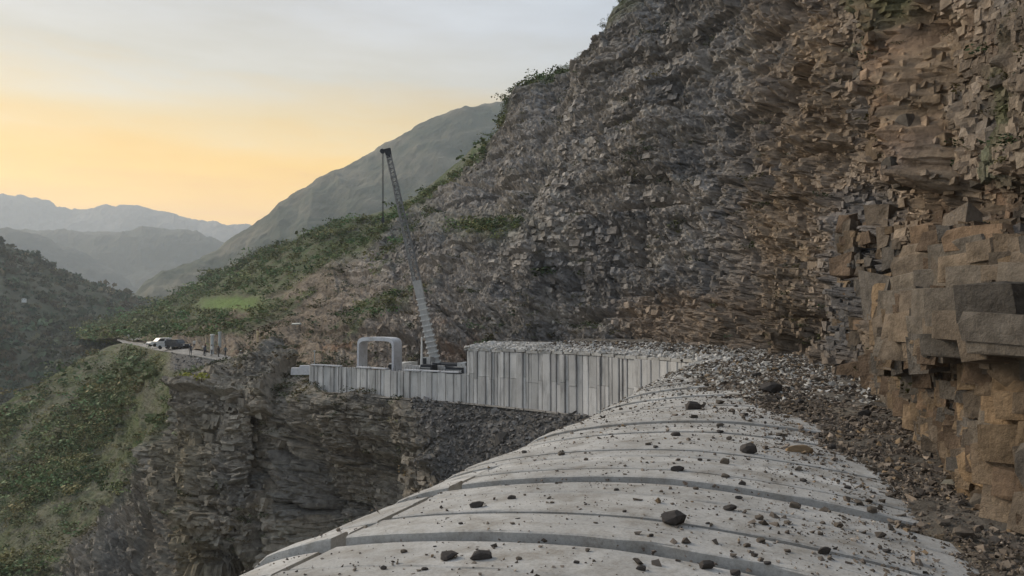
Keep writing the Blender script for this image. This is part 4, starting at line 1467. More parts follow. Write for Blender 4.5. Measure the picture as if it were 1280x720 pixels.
def drop_rock(px, py, wpx, asp, ms, label, group='boulders fallen on the gallery roof'):
    k_ = np.argmin(np.hypot(RX - px, RY - py))
    q = RG.reshape(-1, 3)[k_]
    w_ = wpx * np.linalg.norm(q) / FPX
    o = link('boulder', rb.choice(ms))
    o.scale = (w_, w_ * rb.uniform(0.7, 0.95), w_ * asp * 0.85)
    o.rotation_euler = (rb.uniform(-.12, .12), rb.uniform(-.12, .12), rb.uniform(-0.5, 0.5))
    o.location = (q[0], q[1], q[2] + w_ * asp * 0.85 * 0.72 * 0.30)
    return set_tags(o, label, 'boulder', group)


for r in big_list: drop_rock(*r)
for (px, py, w_) in [(924, 624, 9), (984, 654, 10), (935, 684, 10), (951, 677, 11), (1047, 658, 12), (1070, 671, 9), (1024, 668, 8), (920, 718, 12), (949, 649, 10), (845, 545, 12),
                     (770, 612, 7), (745, 655, 6), (700, 650, 6), (655, 566, 7), (505, 690, 9), (480, 712, 8), (530, 712, 9), (648, 700, 8), (720, 705, 9), (735, 690, 7), (812, 670, 7), (760, 600, 6),
                     (870, 612, 7), (820, 560, 7), (1005, 602, 9), (1060, 610, 9), (1090, 640, 11), (1110, 690, 10), (1075, 705, 10), (985, 690, 8), (960, 712, 9), (885, 655, 7), (690, 628, 6), (732, 575, 6),
                     (780, 640, 6), (575, 655, 6), (640, 655, 6), (875, 575, 6), (900, 540, 9), (975, 545, 9), (1040, 560, 10), (930, 520, 11), (900, 505, 12), (1000, 505, 12), (1020, 475, 12), (945, 470, 11)]:
    drop_rock(px, py, w_, rb.uniform(0.7, 1.05), rb.choice((b_dark, b_dark, b_brown)), 'fist sized dark stone lying on the concrete roof', 'small stones on the gallery roof')

# ------------------------------------------------------------------ vegetation
def leaf_blob(seed, n=90, lobes=5, leaf=0.16, hfac=0.8):
    r = np.random.default_rng(seed)
    cen = r.normal(0, 0.28, (lobes, 3)) * np.array([1, 1, 0.8]); cen[:, 2] = np.abs(cen[:, 2]) + 0.25
    rad = r.uniform(0.22, 0.42, lobes)
    V_, F_ = [], []
    for i in range(n):
        k_ = r.integers(lobes)
        d = r.normal(size=3); d /= np.linalg.norm(d)
        c = cen[k_] + d * rad[k_] * r.uniform(0.6, 1.0)
        if c[2] < 0: c[2] = -c[2] * 0.3
        c[2] *= hfac
        a = r.normal(size=3); a /= np.linalg.norm(a)
        b = np.cross(a, r.normal(size=3)); b /= np.linalg.norm(b)
        L = leaf * r.uniform(0.6, 1.3)
        base = len(V_)
        V_ += [c - a * L * .5, c + b * L * .35, c + a * L * .5, c - b * L * .35]
        F_ += [(base, base + 1, base + 2), (base, base + 2, base + 3)]
    return np.array(V_), np.array(F_)


BUSH = [leaf_blob(i, 60, 5, 0.17) for i in range(6)]


def leaf_col(n, rng, base=(0.11, 0.15, 0.06), spread=0.3):
    c = np.array(base)[None] * np.exp(rng.normal(0, spread, (n, 1)))
    c[:, 0] *= rng.uniform(0.75, 1.5, n)
    return np.clip(c, 0.012, 0.35)


rng = np.random.default_rng(23)
# undergrowth on the hillside above the road
cond = (CL['px'] > 110) & (CL['px'] < 700) & (CL['v'] < 1.05) & (CL['v'] > 0.04) & (CL['green'] > 0.35) & (CL['field'] < 0.3)
iu, iv = pick(CL, cond, 2500, rng)
p = CL['g'][iu, iv]; d_ = CL['D'][iu, iv]
sz = np.exp(rng.normal(0, 0.35, len(p))) * (0.5 + 0.0085 * d_)
R = rand_rot(len(p), rng, 0.1)
o = join_scatter('undergrowth', BUSH, p - np.array([0, 0, 0.2]), np.repeat(sz[:, None], 3, 1) * np.array([1.1, 1.1, 0.85]), R, leaf_col(len(p), rng), M_leaf)
set_tags(o, 'dense green undergrowth covering the hillside above the road', 'undergrowth')
# scattered tufts on the rock
cond = (CL['px'] > 300) & (CL['px'] < 1290) & (CL['py'] > -40) & (CL['v'] < 1.0) & (CL['v'] > 0.05) & (CL['green'] < 0.5)
wt = np.clip(0.04 + smooth(0.05, 0.4, fbm(CL['g'] * 0.12, 3, 412)) + 1.2 * band(CL['px'], 1090, 1300, 30) * smooth(260, 150, CL['py']) * 0.6, 0, None)
wt = wt + 0.5 * smooth(560, 480, CL['px'])
iu, iv = pick(CL, cond, 950, rng, wt)
p = CL['g'][iu, iv]; d_ = CL['D'][iu, iv]
sz = np.exp(rng.normal(0, 0.4, len(p))) * (0.18 + 0.008 * d_)
o = join_scatter('rock_plants', BUSH, p, np.repeat(sz[:, None], 3, 1) * np.array([1.2, 1.2, 0.7]), rand_rot(len(p), rng, 0.15), leaf_col(len(p), rng, (0.065, 0.08, 0.038)), M_leaf, cliff)
# green spur on the left
cond = (LO['px'] > -40) & (LO['px'] < 320) & (LO['green'] > 0.5) & (LO['py'] > 425) & (LO['py'] < 760) & (LO['v'] > np.where(LO['px'] > 185, 0.22, np.where(LO['px'] > 120, 0.12, 0.0)))
wt = 0.10 + smooth(-0.15, 0.35, fbm(LO['g'] * 0.10, 3, 415))
iu, iv = pick(LO, cond, 2500, rng, wt)
p = LO['g'][iu, iv]; d_ = LO['D'][iu, iv]
sz = np.exp(rng.normal(0, 0.45, len(p))) * (0.5 + 0.0062 * d_)
o = join_scatter('spur_shrubs', BUSH, p - np.array([0, 0, 0.15]), np.repeat(sz[:, None], 3, 1) * np.array([1.1, 1.1, 0.8]), rand_rot(len(p), rng, 0.12), leaf_col(len(p), rng, (0.14, 0.172, 0.08)), M_leaf)
set_tags(o, 'low green and brown shrubs over the steep spur below the road', 'shrubs')
# dry tufts on the ravine rock
cond = (LO['px'] > 60) & (LO['px'] < 520) & (LO['green'] < 0.5) & (LO['scree'] < 0.3) & (LO['v'] > 0.0)
iu, iv = pick(LO, cond, 420, rng, 0.05 + smooth(0.1, 0.4, fbm(LO['g'] * 0.12, 3, 417)))
p = LO['g'][iu, iv]
sz = np.exp(rng.normal(-0.1, 0.35, len(p)))
join_scatter('rock_plants', BUSH, p, np.repeat(sz[:, None], 3, 1) * np.array([1.2, 1.2, 0.7]), rand_rot(len(p), rng, 0.15), leaf_col(len(p), rng, (0.08, 0.085, 0.042)), M_leaf, ravine)
# far left hillside woods
gl = lh_g.reshape(-1, 3); X, Y, Dp = proj(gl)
idx = np.argwhere((X > -30) & (X < 230) & (Y > 300) & (Y < 540))[:, 0]
idx = rng.choice(idx, 1800)
p = gl[idx]
sz = np.exp(rng.normal(0, 0.35, len(p))) * 5.0
tiny = [leaf_blob(40 + i, 26, 3, 0.42) for i in range(5)]
o = join_scatter('far_woods', tiny, p - np.array([0, 0, 1.0]), np.repeat(sz[:, None], 3, 1), rand_rot(len(p), rng, 0.1), leaf_col(len(p), rng, (0.08, 0.095, 0.055)), M_leaf)
set_tags(o, 'dark scrub woods covering the hill across the valley', 'woods')
# brush along the mid mountain crest


# trees that stand out one by one
def tree_proto(seed, tall=1.0, n=260, wid=1.0):
    r = np.random.default_rng(seed)
    root_ = bpy.data.objects.new('tree', None)
    mb = MB()
    mb.tube((0, 0, -0.1), (0.02, 0.01, 0.45), 0.035, 0.024, 6)
    mb.tube((0.02, 0.01, 0.42), (-0.02, 0.03, 0.85), 0.024, 0.008, 5)
    for k_ in range(4):
        a = r.uniform(0, 6.28)
        z = r.uniform(0.3, 0.6)
        mb.tube((0.01, 0.01, z), (0.25 * math.cos(a), 0.25 * math.sin(a), z + 0.22), 0.013, 0.005, 5)
    tm = mb.mesh('trunk', M_bark)
    V_, F_ = leaf_blob(seed, n, 7, 0.10)
    V_ = V_ * np.array([0.85 * wid, 0.85 * wid, 1.0]) + np.array([0, 0, 0.22])
    cm = np_mesh('crown', V_, F_, M_leaf, leaf_col(len(V_), r, (0.085, 0.11, 0.05), 0.22))
    return tm, cm


TREES = [tree_proto(60 + i, wid=[1, 0.8, 1.15, 0.6, 0.95, 1.0][i]) for i in range(6)]


def put_tree(q, h, label, group, cat='tree', k_=None):
    tm, cm = TREES[rb.randrange(6) if k_ is None else k_]
    o = empty('tree' if cat == 'tree' else 'bush', tuple(q), label, cat, group, rb.uniform(0, 6.28))
    o.scale = (h, h, h)
    link('trunk', tm, o); link('crown', cm, o)
    return o


def cl_at(px, py, S=CL, vmax=1.02):
    d = np.hypot(S['px'] - px, S['py'] - py) + (S['v'] > vmax) * 1e4
    return S['g'][np.unravel_index(np.argmin(d), d.shape)], float(S['D'][np.unravel_index(np.argmin(d), d.shape)])


for px, py, hp, lab, k_ in [(303, 334, 15, 'tall dark tree on the green hillside crest, left one of two that stand clear', 3), (319, 328, 16, 'tall dark tree on the green hillside crest, right one of two that stand clear', 0),
                            (372, 309, 13, 'round tree on the hillside crest right of the two tall ones', 2)]:
    q, d = cl_at(px, py)
    put_tree(q - np.array([0, 0, 0.5]), hp * d / FPX, lab, 'trees on the green hillside', k_=k_)
tr = random.Random(4)
for i in range(70):                     # crest of the green hillside
    u_ = tr.uniform(190, 520)
    iu_ = int(np.argmin(np.abs(us - u_))); iv_ = int(np.argmin(np.abs(vs - tr.uniform(0.93, 1.0))))
    q = CL['g'][iu_, iv_]; d = CL['D'][iu_, iv_]
    put_tree(q - np.array([0, 0, 0.6]), tr.uniform(5, 9.5) * d / FPX, 'dark green tree in the row along the green hillside crest', 'trees along the green hillside crest')
for i in range(80):
    u_ = tr.uniform(180, 560)
    iu_ = int(np.argmin(np.abs(us - u_))); iv_ = int(np.argmin(np.abs(vs - tr.uniform(0.25, 0.92))))
    if CL['field'][iu_, iv_] > 0.2 or CL['green'][iu_, iv_] < 0.3: continue
    q = CL['g'][iu_, iv_]; d = CL['D'][iu_, iv_]
    put_tree(q - np.array([0, 0, 0.6]), tr.uniform(5.5, 11) * d / FPX, 'bushy green tree on the slope above the road', 'trees on the slope above the road')
for i in range(70):                     # bushes on the cliff skyline
    u_ = tr.choice((tr.uniform(530, 810), tr.uniform(640, 870)))
    iu_ = int(np.argmin(np.abs(us - u_))); iv_ = int(np.argmin(np.abs(vs - tr.uniform(0.93, 1.0))))
    q = CL['g'][iu_, iv_]; d = CL['D'][iu_, iv_]
    put_tree(q - np.array([0, 0, 0.3]), tr.uniform(5, 13) * d / FPX, 'dark bush on the skyline of the grey cliff', 'bushes on the cliff skyline', 'bush')
for i, (px, py, hp) in enumerate([(605, 288, 17), (625, 284, 14), (590, 280, 13), (640, 290, 11)]):
    q, d = cl_at(px, py)
    put_tree(q, hp * d / FPX, ['widest green bush in the clump on the grey cliff face', 'yellowish green bush beside the widest one on the cliff face',
                               'dark bush at the left end of the clump on the cliff face', 'small bush at the right end of the clump on the cliff face'][i], 'bushes clumped on the cliff face', 'bush')
# two yellow-green bushes under the road
yg = leaf_blob(91, 130, 5, 0.16)
ygm = np_mesh('foliage', yg[0], yg[1], M_leaf, leaf_col(len(yg[0]), rng, (0.38, 0.38, 0.07), 0.2))
for px, py, hp, lab in [(237, 476, 10, 'yellow flowering bush below the road, left one of two'), (257, 480, 12, 'yellow flowering bush below the road, right and brighter one of two')]:
    q, d = cl_at(px, py, LO, 9)
    q = q + np.array([0, -1.2, 0.2])
    o = empty('bush', tuple(q), lab, 'bush', 'yellow bushes below the road')
    h = 1.3 * hp * d / FPX
    o.scale = (h * 1.3, h * 1.3, h)
    link('foliage', ygm, o)
    sm = MB(); sm.tube((0, 0, -0.2), (0, 0, 0.4), 0.03, 0.02, 5); sm.build('stem', M_bark, o)
# ------------------------------------------------------------------ lone portal frame
def near_grid(S, px, py, vmax=9):
    return cl_at(px, py, S, vmax)


BR = dict(g=gb, px=proj(gb)[0], py=proj(gb)[1], D=np.hypot(gb[..., 0], gb[..., 1]), v=np.zeros(gb.shape[:2]))


def ground_xy(x, y):
    """height of the road bench under a point"""
    d = np.hypot(gb[..., 0] - x, gb[..., 1] - y)
    return float(gb[np.unravel_index(np.argmin(d), d.shape)][2])


fp = P(474, 470, 80.5)
fr = empty('portal_frame', (float(fp[0]), float(fp[1]), -8.2), 'lone pale concrete portal frame standing beyond the low wall, left of the crane', 'portal frame')
fr.rotation_euler = (0, 0, math.radians(-27))


def arch_ring(inner, outer, a0, a1):
    """straight leg or curved head as a chain of matching points"""
    mb = MB()
    n = len(inner)
    v = []
    for (xi, zi), (xo, zo) in zip(inner, outer):
        v += [(xi, a0, zi), (xo, a0, zo), (xo, a1, zo), (xi, a1, zi)]
    f = []
    for i in range(n - 1):
        b = 4 * i
        for k_ in range(4):
            f.append((b + k_, b + (k_ + 1) % 4, b + 4 + (k_ + 1) % 4, b + 4 + k_))
    f += [(3, 2, 1, 0), tuple(4 * (n - 1) + k_ for k_ in range(4))]
    mb.add(v, f)
    return mb


HWF, ZT = 2.45, 5.75
def super_arc(hw, top, spring, n=17, e=5.0):
    r = []
    for i in range(n):
        a = math.pi * i / (n - 1)
        c, s2 = math.cos(a), math.sin(a)
        r.append((-hw * math.copysign(abs(c) ** (2 / e), c), spring + (top - spring) * abs(s2) ** (2 / e)))
    return r


arch_ring(super_arc(HWF - 0.26, ZT - 0.40, 4.3), super_arc(HWF, ZT, 4.3), -0.75, 0.75).build('arch_head', M_frame, fr)
for sx in (-1, 1):
    lg_ = MB(); x0, x1 = sorted((sx * (HWF - 0.26), sx * HWF))
    lg_.box(x0, x1, -0.75, 0.75, -0.1, 4.297)
    lg_.build('leg', M_frame, fr)

# ------------------------------------------------------------------ crane
cb = P(545, 462, 81.5)
Cz = -8.2
ang = math.atan2(0.50, -0.86)
crane = empty('mobile_crane', (float(cb[0]), float(cb[1]), Cz), 'tall mobile crane with long thin lattice boom raised steeply behind the low concrete wall', 'crane')
cm_ = MB()
R2 = Matrix.Rotation(ang, 4, 'Z')


def rot_mb(mb, M):
    mb.v = [tuple(M @ Vector(v)) for v in mb.v]
    return mb


m = MB(); m.box(-5.6, 5.6, -1.25, 1.25, 0.75, 1.35, 0.04); m.box(-5.5, 3.2, -1.35, 1.35, 1.35, 1.62, 0.05)
rot_mb(m, R2).build('chassis', M_dark, crane)
m = MB(); m.prism([(3.4, 0.8), (5.9, 0.8), (5.9, 1.7), (5.55, 2.75), (3.5, 2.85)], -1.25, 1.25)
cab_ = rot_mb(m, R2).build('cab', M_white, crane)
m = MB(); m.prism([(4.3, 1.8), (5.92, 1.8), (5.62, 2.6), (4.3, 2.65)], -1.27, 1.27)
rot_mb(m, R2).build('window', M_glass, cab_)
whm = MB(); whm.tube((0, -0.22, 0), (0, 0.22, 0), 0.56, n=16)
whm = whm.mesh('wheel', M_rubber)
for wx in (-4.4, -3.1, 0.4, 1.7, 4.6):
    for wy in (-1.12, 1.12):
        w_ = link('wheel', whm, crane)
        w_.location = R2 @ Vector((wx, wy, 0.58)); w_.rotation_euler = (0, 0, ang)
for ox, oy in ((-2.2, -1), (-2.2, 1), (2.7, -1), (2.7, 1)):
    m = MB(); m.box(ox - .15, ox + .15, min(0, oy * 3.0), max(0, oy * 3.0), 0.95, 1.2); m.box(ox - .12, ox + .12, oy * 2.9 - .12, oy * 2.9 + .12, 0.1, 1.25); m.box(ox - .4, ox + .4, oy * 2.9 - .4, oy * 2.9 + .4, 0, 0.1)
    rot_mb(m, R2).build('outrigger', M_grey, crane)
m = MB(); m.tube((-1, 0, 1.6), (-1, 0, 1.95), 1.05, n=20); m.box(-3.6, 0.4, -1.2, 1.2, 1.95, 2.9, 0.08)
rot_mb(m, R2).build('turntable', M_dark, crane)
m = MB(); m.box(-4.7, -3.62, -1.3, 1.3, 1.8, 3.1, 0.06)
rot_mb(m, R2).build('counterweight', M_grey, crane)
m = MB(); m.prism([(-0.2, 1.98), (1.3, 1.98), (1.25, 2.9), (0.8, 3.55), (-0.2, 3.6)], 0.45, 1.35)
oc = rot_mb(m, R2).build('operator_cab', M_grey, crane)
m = MB(); m.prism([(0.3, 2.6), (1.33, 2.5), (1.2, 3.0), (0.82, 3.45), (0.3, 3.45)], 0.43, 1.37)
rot_mb(m, R2).build('window', M_glass, oc)
# boom, built along the line from its foot to its head
foot = Vector(P(545, 457, 81.5)) - crane.location
head = Vector(P(485, 190, 80.0)) - crane.location
bd = (head - foot); BL = bd.length; bd.normalize()
bx = bd.cross(Vector((0, 1, 0))).normalized(); by = bd.cross(bx).normalized()


def bp(l, a, b):
    return foot + bd * l + bx * a + by * b


def lattice(l0, l1, w0, w1, step, r, mat, name, rungs=0.0, plates=False):
    mb = MB()
    n = max(1, int(round((l1 - l0) / step)))
    cs = [(-1, -1), (1, -1), (1, 1), (-1, 1)]
    for i in range(n):
        la, lb = l0 + (l1 - l0) * i / n, l0 + (l1 - l0) * (i + 1) / n
        wa, wb = (w0 + (w1 - w0) * (la - l0) / (l1 - l0)) / 2, (w0 + (w1 - w0) * (lb - l0) / (l1 - l0)) / 2
        for k_ in range(4):
            c0, c1 = cs[k_], cs[(k_ + 1) % 4]
            mb.tube(bp(la, c0[0] * wa, c0[1] * wa), bp(lb, c0[0] * wb, c0[1] * wb), r, n=5)
            mb.tube(bp(la, c0[0] * wa, c0[1] * wa), bp(la, c1[0] * wa, c1[1] * wa), r * 0.7, n=4)
            s_, e_ = (c0, c1) if i % 2 == 0 else (c1, c0)
            mb.tube(bp(la, s_[0] * wa, s_[1] * wa), bp(lb, e_[0] * wb, e_[1] * wb), r * 0.7, n=4)
        if rungs:
            mb.tube(bp(la, -wa - rungs, 0), bp(la, wa + rungs, 0), r * 0.9, n=4)
    return mb.build(name, mat, crane)


m = MB()                                             # fat pale foot section: box girder with rib plates
def bbox(mb, l0, l1, w, d, w2=None):
    w2 = w if w2 is None else w2
    vs_ = [bp(l0, sx * w / 2, sy * d / 2) for sx, sy in ((-1, -1), (1, -1), (1, 1), (-1, 1))] + [bp(l1, sx * w2 / 2, sy * d / 2) for sx, sy in ((-1, -1), (1, -1), (1, 1), (-1, 1))]
    mb.add(vs_, [(0, 3, 2, 1), (4, 5, 6, 7), (0, 1, 5, 4), (1, 2, 6, 5), (2, 3, 7, 6), (3, 0, 4, 7)])
bbox(m, 0.0, BL * 0.33, 1.0, 0.95, 0.78)
m.build('boom_base', M_grey, crane)
m = MB()
for i in range(13):
    l = 0.3 + i * BL * 0.325 / 13
    bbox(m, l, l + 0.14, 1.24 - 0.016 * i, 1.2 - 0.016 * i)
m.build('boom_collars', plain('pale_grey_paint', (0.66, 0.66, 0.64), 0.5, var=0.25), crane)
m = MB(); bbox(m, BL * 0.325, BL * 0.40, 0.86, 0.86, 0.95); m.build('boom_joint', M_grey, crane)
lattice(BL * 0.40, BL * 0.66, 0.78, 0.66, 0.6, 0.065, M_boom, 'boom_section', 0.10)
m = MB(); bbox(m, BL * 0.40, BL * 0.86, 0.24, 0.34, 0.16); m.v = [tuple(Vector(v) + bx * (0.24 if True else 0)) for v in m.v]
m.build('boom_cover', M_grey, crane)
lattice(BL * 0.66, BL * 0.985, 0.62, 0.46, 0.5, 0.06, M_boom, 'boom_section', 0.10)
m = MB(); bbox(m, BL * 0.975, BL * 1.015, 0.55, 0.5, 0.7)
tipp = bp(BL * 1.01, 0, 0)
hx = Vector(P(478, 189, 80.0)) - crane.location
m.tube(tipp + Vector((0, -.1, 0)), hx + Vector((0, -.1, 0.05)), 0.09, n=6); m.tube(tipp + Vector((0, .1, 0)), hx + Vector((0, .1, 0.05)), 0.09, n=6)
m.tube(hx + Vector((0, -.15, 0)), hx + Vector((0, .15, 0)), 0.26, n=12)
m.build('boom_head', M_dark, crane)
he = Vector(P(478, 272, 80.0)) - crane.location
m = MB(); m.tube(hx, he, 0.035, n=5); m.tube(hx + Vector((0.14, 0, 0)), he + Vector((0.10, 0, 0)), 0.03, n=5); m.build('hoist_rope', M_dark, crane)
m = MB(); m.box(he.x - .10, he.x + .22, he.y - .1, he.y + .1, he.z - .55, he.z, 0.03); m.tube(he + Vector((.05, 0, -.55)), he + Vector((.05, 0, -.8)), .05, .03, 6)
m.tube(he + Vector((.05, 0, -.8)), he + Vector((.2, 0, -.95)), .04, .03, 6); m.tube(he + Vector((.2, 0, -.95)), he + Vector((.26, 0, -.78)), .03, .02, 6)
m.build('hook_block', M_dark, crane)
m = MB()
for sy in (-0.5, 0.5):
    m.tube(R2 @ Vector((0.2, sy, 2.6)), bp(BL * 0.16, 0.3, sy * 0.6), 0.13, 0.09, 8)
m.build('luffing_ram', M_grey, crane)

# white post with a ball foot, dark gear next to it
q = P(527, 468, 77.5)
post = empty('post', (float(q[0]), float(q[1]), -8.2), 'slim white post with a round white foot beside the crane', 'post')
zt = float(P(527, 421, 77.5)[2]) + 8.2; zb = float(P(527, 458, 77.5)[2]) + 8.2
m = MB(); m.tube((0, 0, zb), (0, 0, zt), 0.15, 0.07, 10); m.tube((0, 0, 0), (0, 0, zb), 0.1, 0.1, 8); m.build('shaft', M_white, post)
m = MB()
for i in range(6):
    a0, a1 = math.pi * i / 6, math.pi * (i + 1) / 6
    m.tube((0, 0, zb - 0.25 * math.cos(a0)), (0, 0, zb - 0.25 * math.cos(a1)), max(0.02, 0.25 * math.sin(a0)), max(0.02, 0.25 * math.sin(a1)), 12, False)
m.build('ball_foot', M_white, post)
for px, w_, hh, lab in [(536, 1.5, 3.0, 'dark generator box between the white post and the crane boom'), (571, 2.2, 2.75, 'dark low machine behind the wall just left of the roofed gallery')]:
    q = P(px, 468, 77.0)
    g_ = empty('generator', (float(q[0]), float(q[1]), -8.2), lab, 'generator', None, -0.45)
    m = MB(); m.box(-w_ / 2, w_ / 2, -.6, .6, 0.25, hh, 0.05); m.build('body', M_dark, g_)
    m = MB(); m.box(-w_ / 2 + .1, w_ / 2 - .1, -.5, .5, 0, 0.25); m.build('skid', M_grey, g_)
    m = MB(); m.tube((w_ / 4, 0, hh - .03), (w_ / 4, 0, hh + .35), .06, n=8); m.build('exhaust', M_grey, g_)
    m = MB()
    for i in range(4): m.box(-w_ / 2 + .2, w_ / 2 - .2, -.625, -.596, hh - .35 - i * .2, hh - .27 - i * .2)
    m.build('grille', M_grey, g_)

# rebar stubs rising from the open walls
m = MB()
for i in range(60):
    s = S_FULL + 0.5 + (S_END - S_FULL - 1) * i / 59
    e, t, n = eave(s)
    q = e + n * 0.05
    h_ = 0.15 + 0.35 * rb.random()
    m.tube((q[0] - GO[0], q[1] - GO[1], WALL_MID + 0.05 - GO[2]), (q[0] - GO[0] + rb.uniform(-.05, .05), q[1] - GO[1], WALL_MID + 0.1 + h_ - GO[2]), 0.018, n=4)
o = m.build('rebar', M_dark, gal)

# pale block and pole at the free end of the wall
q = P(379, 462, 82.5)
m = MB(); m.box(-1.3, 0.9, -.5, .5, 0, 0.75, 0.04); m.box(-0.4, 0.7, -.4, .4, 0.753, 1.0, 0.03)
o = m.build('concrete_block', M_frame); o.location = (float(q[0]), float(q[1]), float(P(380, 468, 82.5)[2])); o.rotation_euler = (0, 0, 0.2)
set_tags(o, 'pale concrete block with stepped top at the free left end of the wall', 'concrete block')
q = P(393, 463, 82.5)
m = MB(); m.tube((0, 0, -2.5), (0, 0, 2.1), 0.06, 0.05, 6); m.box(-.1, .1, -.1, .1, 2.1, 2.2)
o = m.build('pole', M_pipe); o.location = tuple(q)
set_tags(o, 'thin pale pole standing at the left end of the low wall', 'pole')

# ------------------------------------------------------------------ people
def person_mesh(pose, shirt, trousers, skin=(0.22, 0.13, 0.09), hair=(0.02, 0.018, 0.015)):
    J = {'pel': (0, 0, .93), 'waist': (0, 0, 1.08), 'chest': (0, 0.0, 1.32), 'neck': (0, 0, 1.48), 'h0': (0, .01, 1.56), 'h1': (0, .02, 1.66), 'h2': (0, .01, 1.73)}
    rad = {'pel': .15, 'waist': .135, 'chest': .16, 'neck': .06, 'h0': .075, 'h1': .098, 'h2': .07}
    E_ = [('pel', 'waist'), ('waist', 'chest'), ('chest', 'neck'), ('neck', 'h0'), ('h0', 'h1'), ('h1', 'h2')]
    for s, nm in ((-1, 'l'), (1, 'r')):
        st = {'stand': 0.0, 'walk': 0.22 * s, 'lean': 0.05 * s}[pose]
        J.update({nm + 'hip': (s * .10, 0, .88), nm + 'kn': (s * .11, st * .7 + .02, .48), nm + 'an': (s * .12, st, .09), nm + 'toe': (s * .13, st + .16, .04),
                  nm + 'sh': (s * .19, 0, 1.41)})
        a = {'stand': 0, 'walk': -.18 * s, 'lean': .22 if s > 0 else 0}[pose]
        J.update({nm + 'el': (s * .25, a * .5 - .02, 1.13), nm + 'wr': (s * .27, a + .06, .89), nm + 'pm': (s * .27, a + .09, .81)})
        rad.update({nm + 'hip': .105, nm + 'kn': .065, nm + 'an': .045, nm + 'toe': .038, nm + 'sh': .07, nm + 'el': .048, nm + 'wr': .032, nm + 'pm': .036})
        E_ += [('pel', nm + 'hip'), (nm + 'hip', nm + 'kn'), (nm + 'kn', nm + 'an'), (nm + 'an', nm + 'toe'), ('chest', nm + 'sh'), (nm + 'sh', nm + 'el'), (nm + 'el', nm + 'wr'), (nm + 'wr', nm + 'pm')]
        for f_ in range(5):
            fx = (f_ - 2) * .017
            J[nm + 'f%d' % f_] = (s * .27 + (s * -.045 if f_ == 0 else 0) + 0.0, a + .09 + fx + .01, .735 if f_ else .775)
            rad[nm + 'f%d' % f_] = .009
            E_.append((nm + 'pm', nm + 'f%d' % f_))
    names = list(J)
    me = bpy.data.meshes.new('person')
    me.from_pydata([J[n_] for n_ in names], [(names.index(a), names.index(b)) for a, b in E_], [])
    o = bpy.data.objects.new('person_rig', me)
    COL.objects.link(o)
    md = o.modifiers.new('skin', 'SKIN')
    for i, n_ in enumerate(names):
        sv = me.skin_vertices[0].data[i]
        sv.radius = (rad[n_], rad[n_] * (0.72 if n_ in ('chest', 'waist', 'pel') else 1))
        sv.use_root = n_ == 'pel'
    sb = o.modifiers.new('sub', 'SUBSURF'); sb.levels = 1; sb.render_levels = 1
    dg = bpy.context.evaluated_depsgraph_get()
    em = bpy.data.meshes.new_from_object(o.evaluated_get(dg))
    bpy.data.objects.remove(o)
    n = len(em.vertices)
    co = np.zeros(n * 3); em.vertices.foreach_get('co', co); co = co.reshape(-1, 3)
    c = np.ones((n, 4), np.float32)
    c[:, :3] = shirt
    c[co[:, 2] < .98, :3] = trousers
    c[(co[:, 2] < .93) & (np.abs(co[:, 0]) > .215), :3] = skin
    c[co[:, 2] > 1.49, :3] = skin
    c[co[:, 2] < .09, :3] = (0.03, 0.025, 0.02)
    at = em.attributes.new('col', 'FLOAT_COLOR', 'POINT'); at.data.foreach_set('color', c.ravel())
    em.name = 'person'
    em.materials.clear(); em.materials.append(M_cloth)
    em.polygons.foreach_set('use_smooth', np.ones(len(em.polygons), bool))
    return em


M_cloth = attr_mat('cloth', rough=0.85, scale=8, amount=0.12, bump=0)
hair_mb = MB()
for i in range(4):
    a0, a1 = math.pi / 2 * i / 4, math.pi / 2 * (i + 1) / 4
    hair_mb.tube((0, .005, 1.665 + .10 * math.sin(a0)), (0, .005, 1.665 + .10 * math.sin(a1)), .108 * math.cos(a0) + .002, .108 * math.cos(a1) + .002, 10, i == 3)
hair_me = hair_mb.mesh('hair', plain('black_hair', (0.02, 0.018, 0.016), 0.8))
helmet_me = hair_mb.mesh('helmet', M_white)
white_c, dark_c = (0.62, 0.62, 0.60), (0.05, 0.055, 0.07)
people = [
    (243, 437.5, 190, 'walk', white_c, (0.10, 0.10, 0.11), 'person in a white shirt standing apart on the road, right of the parked cars', 'hair', 9),
    (236, 443.5, 172, 'stand', dark_c, dark_c, 'person in dark clothes at the road edge below the one in white', 'hair', 9),
    (253, 443.5, 164, 'stand', (0.09, 0.10, 0.14), dark_c, 'person in dark blue clothes at the left end of the group by the pale pillars', 'hair', 9),
    (259, 444.5, 160, 'walk', (0.03, 0.03, 0.035), dark_c, 'person in black between the dark blue one and the left pillar', 'hair', 9),
    (268, 444.8, 157, 'stand', white_c, (0.16, 0.16, 0.17), 'person in a pale top between the two pale pillars', 'hair', 9),
    (272, 445.6, 154, 'lean', (0.05, 0.05, 0.05), (0.12, 0.11, 0.10), 'person in a black top in front of the right pillar', 'hair', 9),
    (281, 446.5, 150, 'walk', (0.13, 0.16, 0.17), dark_c, 'person in grey green at the right end of the group by the pillars', 'hair', 9),
    (161, 424.5, 296, 'stand', white_c, (0.3, 0.3, 0.3), 'person in white far off at the bend of the road', 'hair', 9),
    (323.5, 431.0, 99, 'lean', (0.62, 0.52, 0.32), (0.58, 0.48, 0.31), 'person in tan clothes standing on top of the rock outcrop', 'hair', 10),
    (303, 455.0, 122, 'lean', (0.10, 0.10, 0.11), (0.08, 0.08, 0.08), 'person in a white helmet behind the rock outcrop', 'helmet', 8),
]


